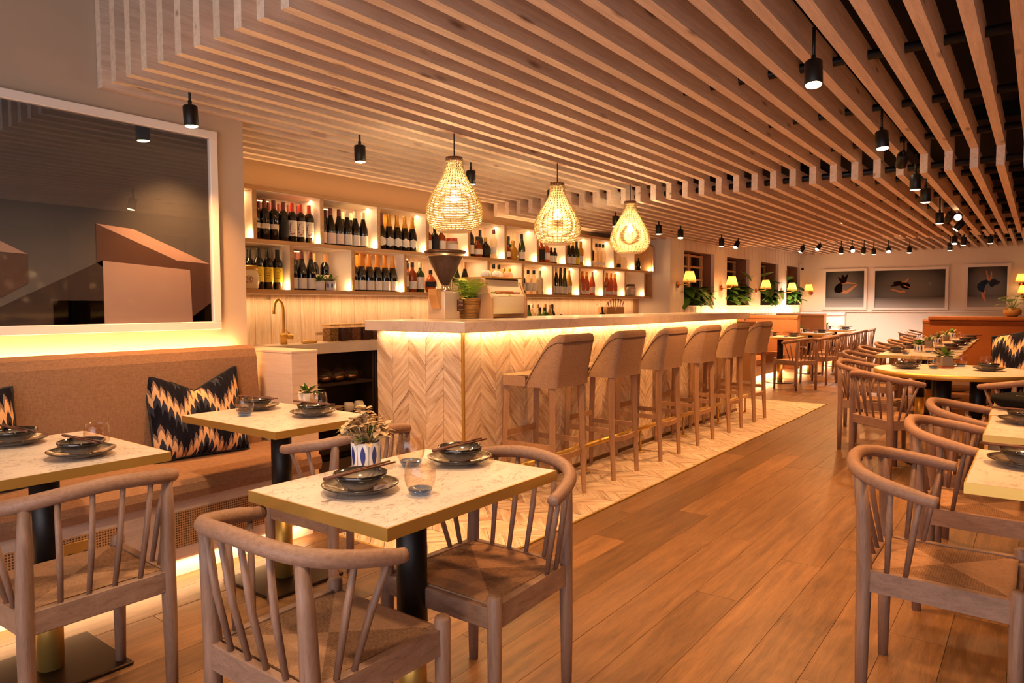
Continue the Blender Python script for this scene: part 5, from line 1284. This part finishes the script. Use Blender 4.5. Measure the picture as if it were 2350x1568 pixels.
def ell(cx, cy, rx, ry, a=0, n=16): return [(cx+rx*math.cos(q)*math.cos(a)-ry*math.sin(q)*math.sin(a), cy+rx*math.cos(q)*math.sin(a)+ry*math.sin(q)*math.cos(a)) for q in [2*math.pi*i/n for i in range(n)]]
d1 = [('skin', limb([(.42, .44), (.55, .42), (.66, .50), (.78, .60), (.83, .62)], .05, .015)), ('skin', limb([(.40, .66), (.55, .68), (.72, .66), (.80, .66)], .028, .012)), ('dress', [(.24, .42), (.22, .52), (.28, .62), (.38, .69), (.45, .62), (.43, .52), (.46, .44), (.36, .39)]), ('skin', ell(.41, .70, .035, .035)),
      ('hair', [(.40, .66), (.36, .74), (.31, .86), (.40, .80), (.43, .92), (.50, .84), (.60, .96), (.56, .80), (.54, .70), (.46, .66)])]
d2 = [('skin', limb([(.44, .44), (.38, .42), (.30, .46), (.23, .50)], .035, .010)), ('skin', limb([(.40, .66), (.45, .70), (.49, .78)], .022, .008)), ('dress', [(.36, .60), (.42, .68), (.50, .63), (.52, .54), (.48, .49), (.40, .52)]), ('skin', limb([(.42, .60), (.46, .56), (.51, .53)], .012, .01)), ('hair', [(.38, .70), (.34, .71), (.26, .68), (.28, .63), (.22, .57), (.30, .57), (.38, .60), (.42, .64)])]
d3 = [('skin', limb([(.42, .40), (.40, .30), (.45, .18), (.48, .14)], .05, .014)), ('skin', limb([(.53, .66), (.50, .78), (.46, .90)], .03, .012)), ('skin', limb([(.57, .66), (.60, .76), (.60, .88)], .028, .012)), ('dress', [(.50, .68), (.38, .66), (.26, .58), (.24, .48), (.30, .40), (.42, .36), (.44, .48), (.46, .55), (.55, .60)]), ('hair', [(.54, .58), (.60, .68), (.68, .70), (.74, .66), (.84, .62), (.78, .56), (.70, .54), (.64, .49), (.58, .51)])]
dancer_picture('smallest framed photograph, of a curled leaping dancer, nearest the window corner', 3.86, 2.98, 1.13, 2.02, d1)
dancer_picture('widest framed photograph, of a stretched leaping dancer, centre of the far wall', 2.88, 1.49, 1.12, 2.01, d2)
dancer_picture('framed photograph of a back-bending dancer with raised arms on the far wall', 1.22, .47, 1.13, 2.03, d3)
MB().box(XF-.03, -1, 1.075, XF, 4.25, 1.10, .002).build('trim_1', FRAMEW, kind='structure')
# brown partition and bench beyond the row of joined tables
ORNG = fabric('caramel_upholstery', '#96592f', '#b5713d', bump=.15)
t = partition(12.75, -1.2, 1.47, 1.00, 'wide caramel partition closing the row of joined tables', ORNG); t['group'] = 'single partitions'
MB().box(-.2, -1.3, 1.0, .25, 1.25, 1.055, .012).build('padded_ledge', ORNG, t)
def low_bench():
    t = thing('side_bench', 'caramel bench with pale wooden base beside the round and joined tables', 'bench', (9.5, -.2, 0))
    x0, x1 = 6.7-9.5, 12.6-9.5
    MB().box(x0, -.30, .30, x1, .52, .42, .02).build('seat_cushion', ORNG, t); MB().box(x0+.02, -.3, .08, x1, .48, .30).build('base_panel', PALEW, t)
    MB().prism([(.10, .42), (.0, .95), (-.08, .97), (-.14, .95), (-.14, .42)], 0, x0, x1).build('back_cushion', ORNG, t); MB().box(x0+.08, -.3, 0, x1, .4, .08).build('toekick', FRAMEW, t)
    MB().box(x0-.04, -.3, .0, x0, .50, .425, .003).build('end_board', PALEW, t)
low_bench()
light('AREA', (9.3, .27, .07), 9, AMBER, 5.0, .03, (0, 0, 0), name='bench_strip_light')
def gold_pot():
    t = thing('potted_plant', 'pale-leaved plant in a round gold pot on the caramel partition', 'plant', (12.75, .33, 1.0565)); r9 = random.Random(3)
    MB().lathe([(.06, 0), (.11, .04), (.115, .09), (.09, .13), (.08, .13), (.1, .09), (0, .08)], 24).build('pot', wood('gold_pot', '#9c6a2c', '#d9a85a', (20, 20, 20), .4, .0), t)
    for k in range(13):
        az = 6.28*k/13+r9.random()*.4; tip = Vector((.14*math.cos(az)*r9.uniform(.4, 1), .14*math.sin(az)*r9.uniform(.4, 1), .16+.16*r9.random())); m = MB().tube([(0, 0, .1), tip], .003, 5); put_leaf(m, tip, az, .1, .11, .05, .03, .1); m.build('leaf', FERN if k % 2 else LEAF, t)
gold_pot()
# black menu folder by the third aisle-edge table
mf = thing('menu_folder', 'black folder with small pale lettering on the third aisle-edge table', 'folder', (4.20, .03, .7405), R(-90))
cv = MB().lathe([(.0, .012), (.13, .012), (.155, .04), (.155, .055), (.12, .062), (0, .064)], 32, sq=1.25).build('cover', plain('black_leather', '#080605', .85, 0, 0, Specular_IOR_Level=.15), mf, (0, 0, 0))
text_on(cv, 'bott web', .028, (.0, -.06, .0645), plain('pale_print', '#d9cbbb', .6), 1, (0, 0, 0))
